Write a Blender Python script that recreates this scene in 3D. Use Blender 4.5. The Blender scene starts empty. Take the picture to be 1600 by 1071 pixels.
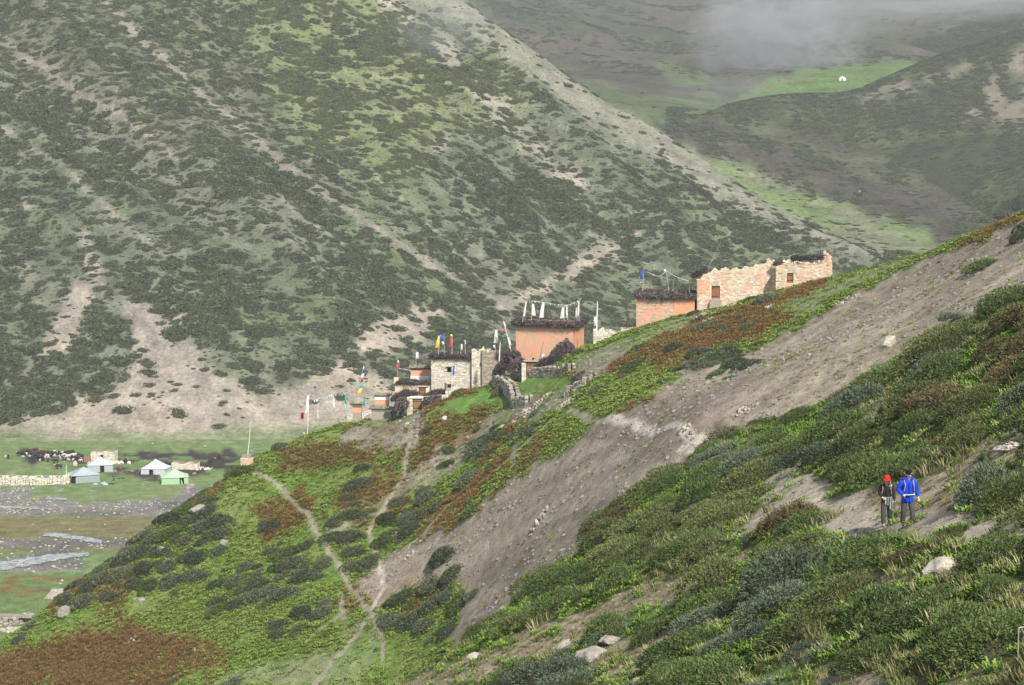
import bpy, bmesh, math, random
import numpy as np
from mathutils import Vector, Matrix, Euler

random.seed(7); np.random.seed(7)
S = bpy.context.scene
COL = S.collection
R = math.radians

# ------------------------------------------------------------------ camera
CZ = 86.0; F = 3111.1; PITCH = math.atan((535.5 - 200) / F)
cam_d = bpy.data.cameras.new('camera'); cam_d.lens = 70; cam_d.sensor_width = 36; cam_d.sensor_fit = 'HORIZONTAL'
cam_d.clip_start = 0.5; cam_d.clip_end = 12000
cam = bpy.data.objects.new('camera', cam_d); COL.objects.link(cam)
cam.location = (0, 0, CZ); cam.rotation_euler = (R(90) - PITCH, 0, 0)
S.camera = cam

# ------------------------------------------------------------------ light
HAZE = 0.00017
SUN_EL, SUN_AZ = 45.0, 154.0          # azimuth measured clockwise from +Y (view direction): behind the camera to the right
w = bpy.data.worlds.new('World'); S.world = w; w.use_nodes = True
nt = w.node_tree; nt.nodes.clear()
sky = nt.nodes.new('ShaderNodeTexSky'); sky.sky_type = 'NISHITA'; sky.sun_disc = False
sky.sun_elevation = R(SUN_EL); sky.sun_rotation = R(SUN_AZ); sky.altitude = 4000; sky.dust_density = 2.5; sky.air_density = 1.0
bg = nt.nodes.new('ShaderNodeBackground'); bg.inputs[1].default_value = 0.125
wo = nt.nodes.new('ShaderNodeOutputWorld')
hs = nt.nodes.new('ShaderNodeHueSaturation'); hs.inputs['Saturation'].default_value = 0.45
nt.links.new(sky.outputs[0], hs.inputs['Color']); nt.links.new(hs.outputs[0], bg.inputs[0]); nt.links.new(bg.outputs[0], wo.inputs[0])
sun_d = bpy.data.lights.new('sun', 'SUN'); sun_d.energy = 4.3; sun_d.angle = R(2.0); sun_d.color = (1.0, 0.95, 0.87)
sun = bpy.data.objects.new('sun', sun_d); COL.objects.link(sun)
sd = Vector((math.sin(R(SUN_AZ)) * math.cos(R(SUN_EL)), math.cos(R(SUN_AZ)) * math.cos(R(SUN_EL)), math.sin(R(SUN_EL))))
sun.rotation_euler = sd.to_track_quat('Z', 'Y').to_euler(); sun.location = (60, -60, 160)
S.view_settings.view_transform = 'Standard'; S.view_settings.look = 'None'
S.view_settings.gamma = 1; S.view_settings.use_curve_mapping = False; S.view_settings.exposure = 0.72
S.cycles.volume_step_rate = 2.0; S.cycles.volume_max_steps = 64
S.cycles.max_bounces = 5; S.cycles.volume_bounces = 0; S.cycles.diffuse_bounces = 3

# ------------------------------------------------------------------ helpers: pixels of the photograph -> world
cp, sp = math.cos(PITCH), math.sin(PITCH)
def unproj(u, v, d):
    a = (u - 800) / F; b = -(v - 535.5) / F
    dy = cp + b * sp; dz = -sp + b * cp
    t = d / dy
    return (a * t, d, CZ + dz * t)
def proj(x, y, z):
    zz = z - CZ
    f = y * cp - zz * sp; up = y * sp + zz * cp
    return 800 + F * x / f, 535.5 - F * up / f

def hash2(ix, iy, seed):
    h = (ix.astype(np.int64) * 374761393 + iy.astype(np.int64) * 668265263 + seed * 1442695040888963407 % 2147483647) & 0xffffffff
    h = ((h ^ (h >> 13)) * 1274126177) & 0xffffffff
    h = (h ^ (h >> 16)) & 0xffffffff
    return h.astype(np.float64) / 4294967295.0
def vnoise(x, y, seed=0):
    x = np.asarray(x, float); y = np.asarray(y, float)
    ix = np.floor(x); iy = np.floor(y); fx = x - ix; fy = y - iy
    fx = fx * fx * (3 - 2 * fx); fy = fy * fy * (3 - 2 * fy)
    ix = ix.astype(np.int64); iy = iy.astype(np.int64)
    a = hash2(ix, iy, seed); b = hash2(ix + 1, iy, seed); c = hash2(ix, iy + 1, seed); d = hash2(ix + 1, iy + 1, seed)
    return (a * (1 - fx) + b * fx) * (1 - fy) + (c * (1 - fx) + d * fx) * fy
def fbm(x, y, seed=0, octv=4, gain=0.5):
    s = 0; a = 1.0; t = 0
    for i in range(octv):
        s = s + a * vnoise(x * 2 ** i + 17.3 * i, y * 2 ** i - 9.1 * i, seed + i * 31); t += a; a *= gain
    return s / t                                     # 0..1, mean .5
def sstep(a, b, x):
    t = np.clip((x - a) / (b - a), 0, 1); return t * t * (3 - 2 * t)

class TPS:
    def __init__(self, pts, lam=0.0, sc=100.0):
        P = np.array(pts, float); self.sc = sc
        X = P[:, :2] / sc; n = len(X); self.X = X
        K = self.k(((X[:, None] - X[None]) ** 2).sum(-1)) + lam * np.eye(n)
        A = np.zeros((n + 3, n + 3)); A[:n, :n] = K; A[:n, n] = 1; A[:n, n + 1:] = X
        A[n, :n] = 1; A[n + 1:, :n] = X.T
        b = np.zeros(n + 3); b[:n] = P[:, 2]
        self.w = np.linalg.solve(A, b)
    @staticmethod
    def k(r2): return 0.5 * r2 * np.log(r2 + 1e-12)
    def __call__(self, x, y):
        x = np.asarray(x, float); shp = x.shape
        q = np.stack([x.ravel(), np.asarray(y, float).ravel()], 1) / self.sc
        out = np.empty(len(q)); n = len(self.X)
        for i in range(0, len(q), 40000):
            c = q[i:i + 40000]
            r2 = (c[:, 0:1] - self.X[:, 0]) ** 2 + (c[:, 1:2] - self.X[:, 1]) ** 2
            out[i:i + 40000] = self.k(r2) @ self.w[:n] + self.w[n] + c @ self.w[n + 1:]
        return out.reshape(shp)

# ------------------------------------------------------------------ terrain functions (heights above the valley floor, metres)
# A: the slope the camera stands on
EDGE = [(540, 1120), (600, 1085), (640, 1062), (700, 1028), (760, 978), (800, 945), (850, 903), (900, 872), (960, 812), (1000, 770),
        (1050, 740), (1085, 733), (1110, 712), (1140, 685), (1180, 660), (1250, 648), (1330, 612), (1380, 575), (1430, 536), (1500, 502), (1560, 482), (1600, 462), (1680, 425)]
def planeA(x, y): return 72.4 - .1 * y + .6 * x
ex, ey = [], []
for u, v in EDGE:
    p = unproj(u, v, 1.0); a = p[0]; e = p[2] - CZ
    d = (CZ - 72.4) / (-.1 + .6 * a - e); ex.append(a * d); ey.append(d)
ex = np.array(ex); ey = np.array(ey); o_ = np.argsort(ex); ex = ex[o_]; ey = ey[o_]
def fA(x, y):
    y0 = np.interp(x, ex, ey)
    q = np.maximum(0, y - y0)
    h = planeA(x, y) - .55 * q - .02 * np.minimum(q, 10) ** 2
    h = h + 11.6 * (1 - sstep(2, 40, y)) ** 1.3
    rough = sstep(30, 45, y) * (1 - sstep(y0 - 6, y0 + 2, y))
    h = h + rough * ((fbm(x / 9, y / 14, 3) - .5) * 1.6 + (fbm(x / 2.2, y / 3.2, 5) - .5) * .35)
    h = np.minimum(h, 82.6 + .15 * x - .23 * np.maximum(y, 0) + 40 * sstep(27, 37, y))      # the open shoulder the photographer stands on
    return h
# B: the spur with the village and the scree
cB = [(1700, 285, 203), (1600, 334, 207), (1500, 374, 215), (1400, 410, 225), (1290, 450, 237), (1215, 473, 240), (1090, 502, 242), (1000, 515, 243), (930, 539, 243),
      (860, 564, 243), (780, 603, 244), (700, 622, 247)]
def dL(u, v):                                     # the left flank of the spur: an even slope of about 31 degrees that faces the camera and the valley
    p = unproj(u, v, 1.0); return 143.8 / (.40 * p[0] + .45 - (p[2] - CZ))
cB += [(u, v, dL(u, v)) for u, v in ((640, 645), (560, 664), (480, 676), (390, 722), (300, 789), (250, 822), (200, 858), (130, 908), (84, 945), (35, 1005), (-20, 1040), (-100, 1056), (-220, 1075))]
fB_ = [(u, v, dL(u, v)) for u, v in ((100, 1000), (250, 1090), (100, 1090), (390, 1090), (500, 1090), (640, 1090), (500, 850), (250, 900), (380, 880), (560, 980), (400, 980), (600, 760), (-50, 1100), (180, 960), (480, 740))]
fB_ += [(640, 850, 226), (1100, 700, 172), (1100, 640, 180), (950, 655, 201), (1200, 560, 202), (1350, 520, 185), (1600, 430, 178), (1500, 480, 177),
       (800, 750, 213), (800, 930, 188), (900, 840, 182), (700, 960, 205), (1000, 740, 176), (1250, 500, 215), (1450, 430, 205), (850, 640, 226), (700, 720, 237),
       (1050, 560, 218)]
pB = [unproj(*q) for q in cB + fB_]
for q in cB:
    p = unproj(*q); k = .55 if q[0] > 300 else .3
    pB.append((p[0] + 8, p[1] + 22, p[2] - 22 * k)); pB.append((p[0] + 25, p[1] + 75, p[2] - 62 * k))
tB = TPS(pB, 5e-4)
def fB(x, y):
    h = tB(x, y)
    h = h - .02 * np.maximum(0, 172 - y) ** 1.5
    return h
# D: the big left mountain
cD = [(690, -5, 850), (620, -60, 870), (760, 38, 845), (830, 85, 838), (900, 132, 830), (980, 188, 815), (1060, 243, 800), (1150, 300, 786), (1250, 350, 770), (1340, 374, 758), (1430, 392, 745)]
fD = [(-100, 690, 546), (0, 690, 546), (200, 690, 546), (400, 690, 548), (0, 0, 800), (0, 350, 652), (0, 520, 592), (200, 520, 592), (400, 350, 655), (400, 520, 598), (200, 150, 730), (400, 150, 742),
      (560, 50, 810), (600, 300, 690), (800, 450, 665), (800, 250, 748), (600, 620, 580), (600, 500, 618), (1000, 450, 690), (1000, 330, 735), (1200, 450, 700), (-150, 0, 790), (-150, 350, 650), (400, -100, 840), (0, -100, 850)]
pD = [unproj(*q) for q in cD + fD]
for q in cD:
    p = unproj(*q); pD.append((p[0] + 30, p[1] + 60, p[2] - 34 + (16 if q[0] > 1100 else 0)))
tD = TPS(pD, 1e-3)
def fD_(x, y):
    h = tD(x, y)
    # gullies running down the fall line (down to the right and to the camera)
    c, s = math.cos(R(-42)), math.sin(R(-42))
    a = x * c - y * s; b = x * s + y * c                     # a runs across the gullies
    n = fbm((x * .80 + y * .60) / 42, (-x * .60 + y * .80) / 220, 11, 4, .55) - .5
    am = sstep(4, 40, h)
    r = fbm((x * .80 + y * .60) / 11, (-x * .60 + y * .80) / 120, 13, 3, .55) - .5
    return h + am * (n * 17 + r * 3.2 + (fbm(x / 14, y / 14, 19, 3) - .5) * 3.0)
# E: dark mountain on the right
cE = [(1760, 0, 1170), (1680, 25, 1155), (1600, 48, 1140), (1550, 60, 1130), (1450, 92, 1115), (1375, 124, 1100), (1330, 143, 1092), (1250, 148, 1090), (1180, 158, 1085), (1120, 172, 1070), (1080, 195, 1040)]
fE = [(1500, 372, 870), (1450, 360, 885), (1600, 300, 868), (1500, 200, 995), (1200, 285, 968), (1110, 225, 1020), (1250, 240, 1005), (1350, 320, 925), (1700, 300, 860), (1600, 150, 1040), (1400, 200, 1010), (1500, 300, 910), (1600, 400, 800)]
pE = [unproj(*q) for q in cE + fE]
for q in cE:
    p = unproj(*q); pE.append((p[0], p[1] + 60, p[2] - 22)); pE.append((p[0], p[1] + 150, p[2] - 60))
tE = TPS(pE, 1e-3)
def fE_(x, y):
    h = tE(x, y)
    return h + ((fbm((x + y * .3) / 60, y / 160, 23, 4) - .5) * 9 + (fbm(x / 16, y / 16, 29, 3) - .5) * 2.5) * sstep(1075, 1020, y)
# G: floor of the upper valley, its meadow and the far mountains
fG = [(950, 180, 1000), (1080, 240, 940), (1100, 262, 925), (1250, 325, 880), (1430, 385, 800), (1520, 388, 800), (1000, 150, 1120), (1120, 165, 1150), (1200, 145, 1210), (1316, 124, 1250), (1400, 100, 1330),
      (900, 90, 1400), (900, 60, 1540), (1000, 0, 2000), (850, 60, 1480), (750, 0, 1700), (700, -80, 2100), (1000, 90, 1400), (1150, 60, 1560), (1200, 30, 1800), (1300, 75, 1500), (1420, 85, 1450), (1200, -40, 2300), (1450, -30, 2300), (1700, -60, 2400), (500, -100, 2000)]
pG = [unproj(*q) for q in fG] + [(-100, 760, 30), (-300, 760, 0), (60, 720, 30), (-300, 1000, 90), (-400, 1400, 170), (500, 900, 60), (600, 1300, 130), (0, 640, 4), (200, 700, 34), (900, 2500, 330), (0, 2800, 420), (-700, 2600, 420), (1200, 3200, 420), (-1000, 3200, 500)]
tG = TPS(pG, 1e-3, 300.0)
def fG_(x, y):
    h = tG(x, y)
    am = sstep(1250, 1500, y)
    return h + am * ((fbm((x * .8 + y * .5) / 130, (y * .8 - x * .5) / 420, 41, 5, .55) - .5) * 80) + (fbm(x / 50, y / 50, 43, 4) - .5) * 6 * sstep(700, 900, y)
# H: ridge far off in the top right corner
cH = [(1390, 78, 1640), (1440, 46, 1700), (1480, 22, 1740), (1510, 13, 1760), (1550, 17, 1780), (1600, 24, 1800), (1700, 10, 1840)]
fH = [(1600, 80, 1500), (1500, 80, 1500), (1400, 110, 1420), (1440, 75, 1560), (1700, 80, 1480)]
pH = [unproj(*q) for q in cH + fH] + [(p[0], p[1] + 200, p[2] - 50) for p in (unproj(*q) for q in cH)]
tH = TPS(pH, 1e-3, 300.0)
def fH_(x, y):
    return np.where((y > 1400) & (x > 240), tH(x, y) - 60 * sstep(330, 240, x) + (fbm(x / 60, y / 60, 53, 4) - .5) * 8, -50)
# V: the valley floor with its braided river
def fV(x, y):
    h = (fbm(x / 30, y / 30, 61, 3) - .5) * .5 + 0 * x
    h = h + 34 * sstep(20, 230, x) * sstep(540, 720, y) + 60 * sstep(200, 700, x) * sstep(400, 900, y)
    return h

# ------------------------------------------------------------------ the height grid
ys = [3.0]
while ys[-1] < 3000:
    y = ys[-1]
    r = 1.03 if y < 34 else 1.0065 if y < 168 else 1.0024 if y < 365 else 1.0055 if y < 545 else 1.0036 if y < 900 else 1.0055 if y < 1350 else 1.012
    ys.append(y * r)
YS = np.array(ys); AS = np.linspace(-.47, .47, 880)
GY, GA = np.meshgrid(YS, AS, indexing='ij'); GX = GA * GY
hs_ = []
for nm, fn, lo, hi in (('A', fA, 0, 330), ('B', fB, 90, 480), ('V', fV, 0, 9999), ('D', fD_, 480, 9999), ('E', fE_, 700, 1500), ('G', fG_, 560, 9999), ('H', fH_, 1380, 9999)):
    h = np.full(GX.shape, -60.0)
    m = (YS >= lo) & (YS <= hi)
    h[m] = fn(GX[m], GY[m])
    if nm == 'B': h = np.where(GY > 400, h - (GY - 400) * 1.0, h)
    if nm == 'D': h = np.where((GY > 900), h - (GY - 900) * .9, h); h = np.where(GX > 240, h - (GX - 240) * .6, h)
    if nm == 'A': h = np.where(GY > 230, h - (GY - 230) * 1.0, h)
    if nm == 'E': h = np.where(GX < 20, h - (20 - GX) * .8, h)
    hs_.append(h)
HH = np.stack(hs_)
WIN = HH.argmax(0); GZ = HH.max(0)
# fine relief on the village spur: small terraces and lumps
mB = (WIN == 1)
GZ = GZ + mB * ((fbm(GX / 7, GY / 7, 71, 4) - .5) * 1.1 + (fbm(GX / 1.6, GY / 1.6, 73, 2) - .5) * .22) * sstep(0, 1.5, HH[1] - np.maximum(HH[0], HH[2]))
# smooth creases a little
for _ in range(2):
    z2 = GZ.copy(); z2[1:-1, 1:-1] = (GZ[:-2, 1:-1] + GZ[2:, 1:-1] + GZ[1:-1, :-2] + GZ[1:-1, 2:] + 4 * GZ[1:-1, 1:-1]) / 8; GZ = z2
GU, GV = proj(GX, GY, GZ)
def hz(x, y):
    x = np.asarray(x, float); y = np.asarray(y, float)
    a = np.clip((x / y - AS[0]) / (AS[1] - AS[0]), 0, len(AS) - 1.001); j = a.astype(int); fa = a - j
    i = np.clip(np.searchsorted(YS, y) - 1, 0, len(YS) - 2); fy = np.clip((y - YS[i]) / (YS[i + 1] - YS[i]), 0, 1)
    return (GZ[i, j] * (1 - fa) + GZ[i, j + 1] * fa) * (1 - fy) + (GZ[i + 1, j] * (1 - fa) + GZ[i + 1, j + 1] * fa) * fy
def hit(u, v, dmin=25.0, dmax=2900.0):
    """first point of the ground seen through a pixel of the photograph"""
    p = unproj(u, v, 1.0); a = p[0]; e = p[2] - CZ
    d = np.exp(np.linspace(math.log(dmin), math.log(dmax), 9000))
    g = (CZ + e * d) - hz(a * d, d)
    k = np.argmax(g < 0)
    if g[k] >= 0: return None
    d0, d1 = (d[k - 1], d[k]) if k else (d[0], d[0])
    g0, g1 = (g[k - 1], g[k]) if k else (1, 1)
    dd = d0 + (d1 - d0) * (g0 / (g0 - g1 + 1e-9)) if k else d0
    return Vector((a * dd, dd, float(hz(a * dd, dd))))
EL = (GZ - CZ) / GY
VIS = EL - np.maximum.accumulate(np.vstack([np.full((1, EL.shape[1]), -9.0), EL[:-1]]), axis=0)   # > 0 where seen from the camera
VISM = VIS * GY                                                                                   # metres below the line of sight

# ------------------------------------------------------------------ masks traced over the ground
def poly(pts, U, V):
    inside = np.zeros(U.shape, bool); n = len(pts)
    bb = np.array(pts); sel = (U > bb[:, 0].min()) & (U < bb[:, 0].max()) & (V > bb[:, 1].min()) & (V < bb[:, 1].max())
    if not sel.any(): return inside
    u = U[sel]; v = V[sel]; r = np.zeros(u.shape, bool)
    for i in range(n):
        x1, y1 = pts[i]; x2, y2 = pts[(i + 1) % n]
        if y1 == y2: continue
        c = ((y1 > v) != (y2 > v)) & (u < (x2 - x1) * (v - y1) / (y2 - y1) + x1)
        r ^= c
    inside[sel] = r
    return inside
WU = GU + (fbm(GX / GY * 160, GV / 18, 81, 4) - .5) * 34; WV = GV + (fbm(GX / GY * 160 + 40, GV / 18, 83, 4) - .5) * 26
def pm(*polys, U=None, V=None):
    m = np.zeros(GX.shape, bool)
    for p in polys: m |= poly(p, WU if U is None else U, WV if V is None else V)
    return m
def soft(m, n=1):
    m = m.astype(float)
    for _ in range(n):
        z = m.copy(); z[1:-1, 1:-1] = (m[:-2, 1:-1] + m[2:, 1:-1] + m[1:-1, :-2] + m[1:-1, 2:] + m[1:-1, 1:-1]) / 5; m = z
    return m
def path_mask(pixels, width, dmin=25.0):
    P = [hit(*p, dmin) for p in pixels]; P = np.array([(p.x, p.y) for p in P if p is not None])
    out = np.full(GX.shape, 1e9)
    pad = width * 3
    sel = (GX > P[:, 0].min() - pad) & (GX < P[:, 0].max() + pad) & (GY > P[:, 1].min() - pad) & (GY < P[:, 1].max() + pad)
    x = GX[sel]; y = GY[sel]
    x = x + (fbm(x / 3, y / 3, 91, 2) - .5) * width * 1.2; y = y + (fbm(x / 3 + 9, y / 3, 93, 2) - .5) * width * 1.2
    best = np.full(x.shape, 1e9)
    for (ax, ay), (bx, by) in zip(P[:-1], P[1:]):
        L = (bx - ax) ** 2 + (by - ay) ** 2 + 1e-9
        if L > 60 ** 2 * 4: continue
        t = np.clip(((x - ax) * (bx - ax) + (y - ay) * (by - ay)) / L, 0, 1)
        best = np.minimum(best, np.hypot(x - ax - t * (bx - ax), y - ay - t * (by - ay)))
    out[sel] = best
    return 1 - sstep(width * .45, width * .8, out)
isA = WIN == 0; isB = WIN == 1; isV = WIN == 2; isD = WIN == 3; isE = WIN == 4; isG = WIN == 5; isH = WIN == 6

scree = pm([(1640, 300), (1600, 342), (1530, 375), (1420, 418), (1330, 462), (1250, 508), (1180, 552), (1110, 575), (1060, 590), (1010, 625), (950, 652), (900, 690), (840, 722), (780, 765), (720, 812), (660, 848), (600, 872),
            (560, 905), (590, 960), (640, 925), (700, 905), (730, 940), (700, 1000), (760, 1040), (1000, 900), (1200, 760), (1700, 600)]) & isB
bare2 = pm([(930, 590), (880, 640), (835, 655), (790, 668), (730, 715), (650, 770), (600, 806), (560, 818), (520, 845), (500, 830), (560, 800), (600, 775), (660, 722), (720, 672), (790, 640), (810, 615), (850, 618), (890, 600)],
           [(520, 690), (560, 662), (610, 640), (668, 640), (660, 690), (640, 700), (560, 706)], [(1080, 555), (1150, 548), (1180, 560), (1120, 610), (1040, 620)],
           [(900, 560), (960, 540), (990, 548), (930, 600), (890, 610)]) & isB
bare3 = pm([(640, 880), (700, 800), (640, 850), (560, 900), (575, 960), (640, 930)], [(520, 940), (560, 900), (600, 900), (590, 1000), (555, 1010)]) & isB & (fbm(GX / 4, GY / 4, 95) > .47)
lawn = pm([(800, 590), (888, 583), (893, 610), (820, 622), (800, 606)], [(700, 620), (790, 612), (800, 632), (740, 640), (660, 660)]) & isB
smooth_grass = pm([(905, 580), (985, 520), (1090, 482), (1085, 505), (1020, 535), (940, 575)], [(300, 1071), (420, 1030), (600, 1000), (560, 1071)], [(1210, 470), (1290, 440), (1450, 385), (1380, 430), (1240, 500)]) & isB
redm = pm([(1085, 502), (1150, 482), (1228, 480), (1238, 498), (1160, 530), (1060, 552), (1000, 575), (940, 590), (950, 575), (1040, 528)], [(655, 655), (700, 620), (750, 598), (760, 604), (700, 640), (660, 662)],
          [(640, 732), (700, 690), (760, 655), (765, 668), (700, 705), (650, 740)], [(690, 790), (760, 730), (800, 700), (805, 715), (740, 770)], [(430, 700), (520, 690), (640, 692), (560, 722), (440, 740)],
          [(1200, 465), (1290, 440), (1300, 452), (1210, 480)], [(390, 800), (470, 760), (500, 790), (420, 850)]) & isB
red_big = pm([(-200, 1080), (-200, 1035), (20, 1022), (100, 1000), (230, 985), (310, 996), (360, 1030), (260, 1062), (200, 1120), (-200, 1120)])
red_big = red_big & (isB | isV) & (GY < 360)
nose_shrub = pm([(60, 935), (110, 870), (200, 805), (300, 745), (330, 780), (300, 830), (330, 880), (250, 900), (200, 920), (110, 945)], [(230, 830), (330, 780), (350, 820), (330, 890), (240, 930)]) & isB
dark_cl = pm([(400, 870), (540, 800), (620, 790), (600, 850), (540, 900), (420, 940), (340, 960), (330, 930)], [(580, 870), (640, 870), (740, 850), (740, 990), (600, 985)], [(430, 970), (520, 940), (520, 985), (420, 1000)],
             [(520, 830), (600, 800), (640, 800), (620, 860), (560, 890)], [(1090, 548), (1160, 545), (1165, 590), (1100, 590)], [(740, 682), (775, 680), (775, 700), (742, 702)], [(820, 655), (860, 655), (855, 680), (820, 675)],
             [(590, 790), (680, 770), (670, 830), (600, 850)]) & isB
PATHS = [([(398, 712), (398, 738), (425, 752), (455, 775), (478, 800), (490, 830), (510, 860), (535, 895), (560, 930), (578, 960), (560, 990), (530, 1025), (500, 1062), (480, 1085)], .55),
         ([(650, 650), (642, 680), (636, 715), (632, 745)], .5), ([(632, 745), (600, 790), (575, 830), (590, 870), (600, 920), (578, 960)], .5), ([(578, 960), (600, 1000), (598, 1030)], .4),
         ([(830, 640), (805, 690), (800, 730)], .5), ([(535, 925), (535, 970)], .5), ([(950, 655), (990, 655), (1050, 665), (1085, 690)], .7), ([(1085, 690), (1100, 722)], 1.3), ([(890, 640), (950, 655)], .6),
         ([(1100, 722), (1105, 736)], 1.8), ([(480, 1000), (560, 940)], .4), ([(640, 855), (700, 790), (800, 715), (860, 660)], .5)]
pathm = np.zeros(GX.shape)
for px, wd in PATHS: pathm = np.maximum(pathm, path_mask(px, wd, 150.0) * isB)
trail_bank = path_mask([(940, 652), (950, 655), (990, 655), (1050, 665), (1085, 690), (1100, 722)], 3.6, 150.0) * isB
pathA = np.zeros(GX.shape)
for px, wd in [([(1222, 742), (1230, 765), (1224, 798)], 1.7), ([(1180, 812), (1224, 798)], 1.3), ([(1300, 795), (1340, 810), (1380, 824), (1430, 826), (1500, 832), (1560, 836), (1620, 840)], 1.2),
               ([(1260, 775), (1300, 795)], .8)]:
    pathA = np.maximum(pathA, path_mask(px, wd) * isA)
bareA = pm([(640, 1085), (700, 1045), (780, 1000), (860, 975), (960, 930), (1060, 900), (1170, 862), (1190, 875), (1080, 925), (980, 960), (900, 1010), (800, 1040), (720, 1085)], [(560, 1085), (620, 1050), (690, 1030), (700, 1040), (640, 1085)],
           [(1290, 800), (1320, 775), (1370, 765), (1440, 758), (1480, 730), (1530, 700), (1620, 650), (1620, 740), (1540, 760), (1500, 790), (1480, 830), (1420, 838), (1340, 830)],
           [(1540, 840), (1620, 815), (1620, 860), (1560, 862)], [(900, 1030), (1010, 985), (1090, 960), (1080, 1000), (1000, 1060), (900, 1085)], [(1370, 560), (1450, 500), (1470, 520), (1420, 560), (1370, 600), (1330, 640)],
           [(1230, 1085), (1300, 1040), (1390, 1060), (1390, 1085)], [(1340, 900), (1500, 880), (1520, 895), (1480, 915), (1330, 930)]) & isA
greenA = pm([(1130, 690), (1250, 640), (1330, 620), (1290, 690), (1180, 720)], [(1480, 570), (1600, 480), (1600, 560), (1500, 620)], [(980, 790), (1080, 730), (1100, 770), (1000, 830)], [(640, 1000), (760, 960), (900, 930), (780, 1010)],
            [(1180, 840), (1420, 820), (1500, 850), (1300, 880)], [(1330, 980), (1460, 960), (1420, 1010)]) & isA

# far slopes
fans = pm([(-200, 700), (-200, 655), (60, 655), (130, 620), (190, 600), (215, 560), (195, 470), (240, 470), (290, 540), (350, 590), (420, 620), (470, 600), (540, 560), (640, 620), (640, 700)],
          [(840, 440), (920, 395), (1000, 360), (1010, 372), (930, 415), (850, 455), (790, 490), (780, 480)], [(560, 520), (640, 480), (700, 490), (640, 540), (560, 560)], [(60, 560), (90, 480), (130, 440), (150, 470), (110, 560)]) & isD
scars = pm([(600, -20), (640, 10), (660, 60), (700, 60), (740, 110), (780, 150), (830, 210), (850, 250), (800, 230), (750, 180), (720, 120), (690, 100), (650, 50), (600, 20)], [(680, 210), (700, 215), (692, 245), (680, 240)],
           [(850, 230), (900, 270), (930, 300), (900, 300), (850, 260)], [(250, 455), (300, 500), (270, 520)], [(0, 300), (60, 320), (20, 340)], [(100, 340), (150, 390), (170, 480), (140, 430)]) & isD & (fbm(GX / 6, GY / 6, 97) > .42)
crest = np.zeros(GX.shape)
cr = np.array([(600, -60), (640, -20), (700, 20), (760, 60), (830, 110), (900, 155), (980, 205), (1060, 258), (1150, 315), (1250, 362), (1340, 385)])
cv = np.interp(GU, cr[:, 0], cr[:, 1])
crest = (1 - sstep(2, 24, GV - cv + (fbm(GU / 30, GV / 30, 99) - .5) * 40)) * isD * (GU > 600)
gullies = []
for px, wd in [([(150, -10), (200, 45), (280, 115), (350, 175), (400, 215), (440, 255), (500, 298), (560, 340), (610, 375), (660, 405), (710, 435), (760, 462), (800, 480)], 3.2), ([(0, 60), (60, 100), (130, 150), (200, 190), (280, 250)], 2.0),
               ([(200, 480), (260, 560), (320, 600), (350, 680)], 2.5), ([(400, 260), (460, 330), (560, 400)], 1.2), ([(1360, 10), (1100, 90), (1130, 130)], 2.0), ([(520, 200), (600, 290), (700, 380), (760, 440)], .9),
               ([(-20, 180), (100, 260), (180, 340), (260, 400)], 1.3)]:
    gullies.append(path_mask(px, wd))
gull = np.maximum.reduce(gullies) * isD
greenD = soft(pm([(360, -20), (600, -20), (680, 60), (800, 120), (830, 190), (700, 190), (660, 260), (600, 270), (470, 230), (420, 130)]) & isD, 30)
browntop = soft(pm([(-200, -50), (350, -50), (420, 120), (420, 260), (250, 250), (100, 130), (-200, 100)]) & isD, 30)
meadow = pm([(1130, 162), (1190, 128), (1280, 104), (1420, 92), (1440, 105), (1330, 150), (1110, 175)]) & isG
meadow2 = pm([(900, 128), (1000, 150), (1130, 150), (1110, 185), (960, 200), (880, 150)], [(1000, 90), (1100, 110), (1140, 140), (1050, 130)]) & isG
apron = pm([(880, 130), (1000, 190), (1100, 240), (1200, 275), (1300, 312), (1450, 362), (1500, 400), (1300, 420), (1060, 280)]) & (isG | isE)
tanE = pm([(1540, 130), (1620, 60), (1620, 200), (1580, 210), (1540, 190), (1500, 210), (1510, 170)], [(1330, 165), (1380, 130), (1500, 105), (1560, 80), (1600, 60), (1500, 120), (1400, 150)], [(1240, 300), (1360, 290), (1400, 320), (1330, 330)], [(1490, 350), (1530, 330), (1560, 335), (1500, 375)]) & isE & (fbm(GX / 9, GY / 9, 101) > .45)

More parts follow.
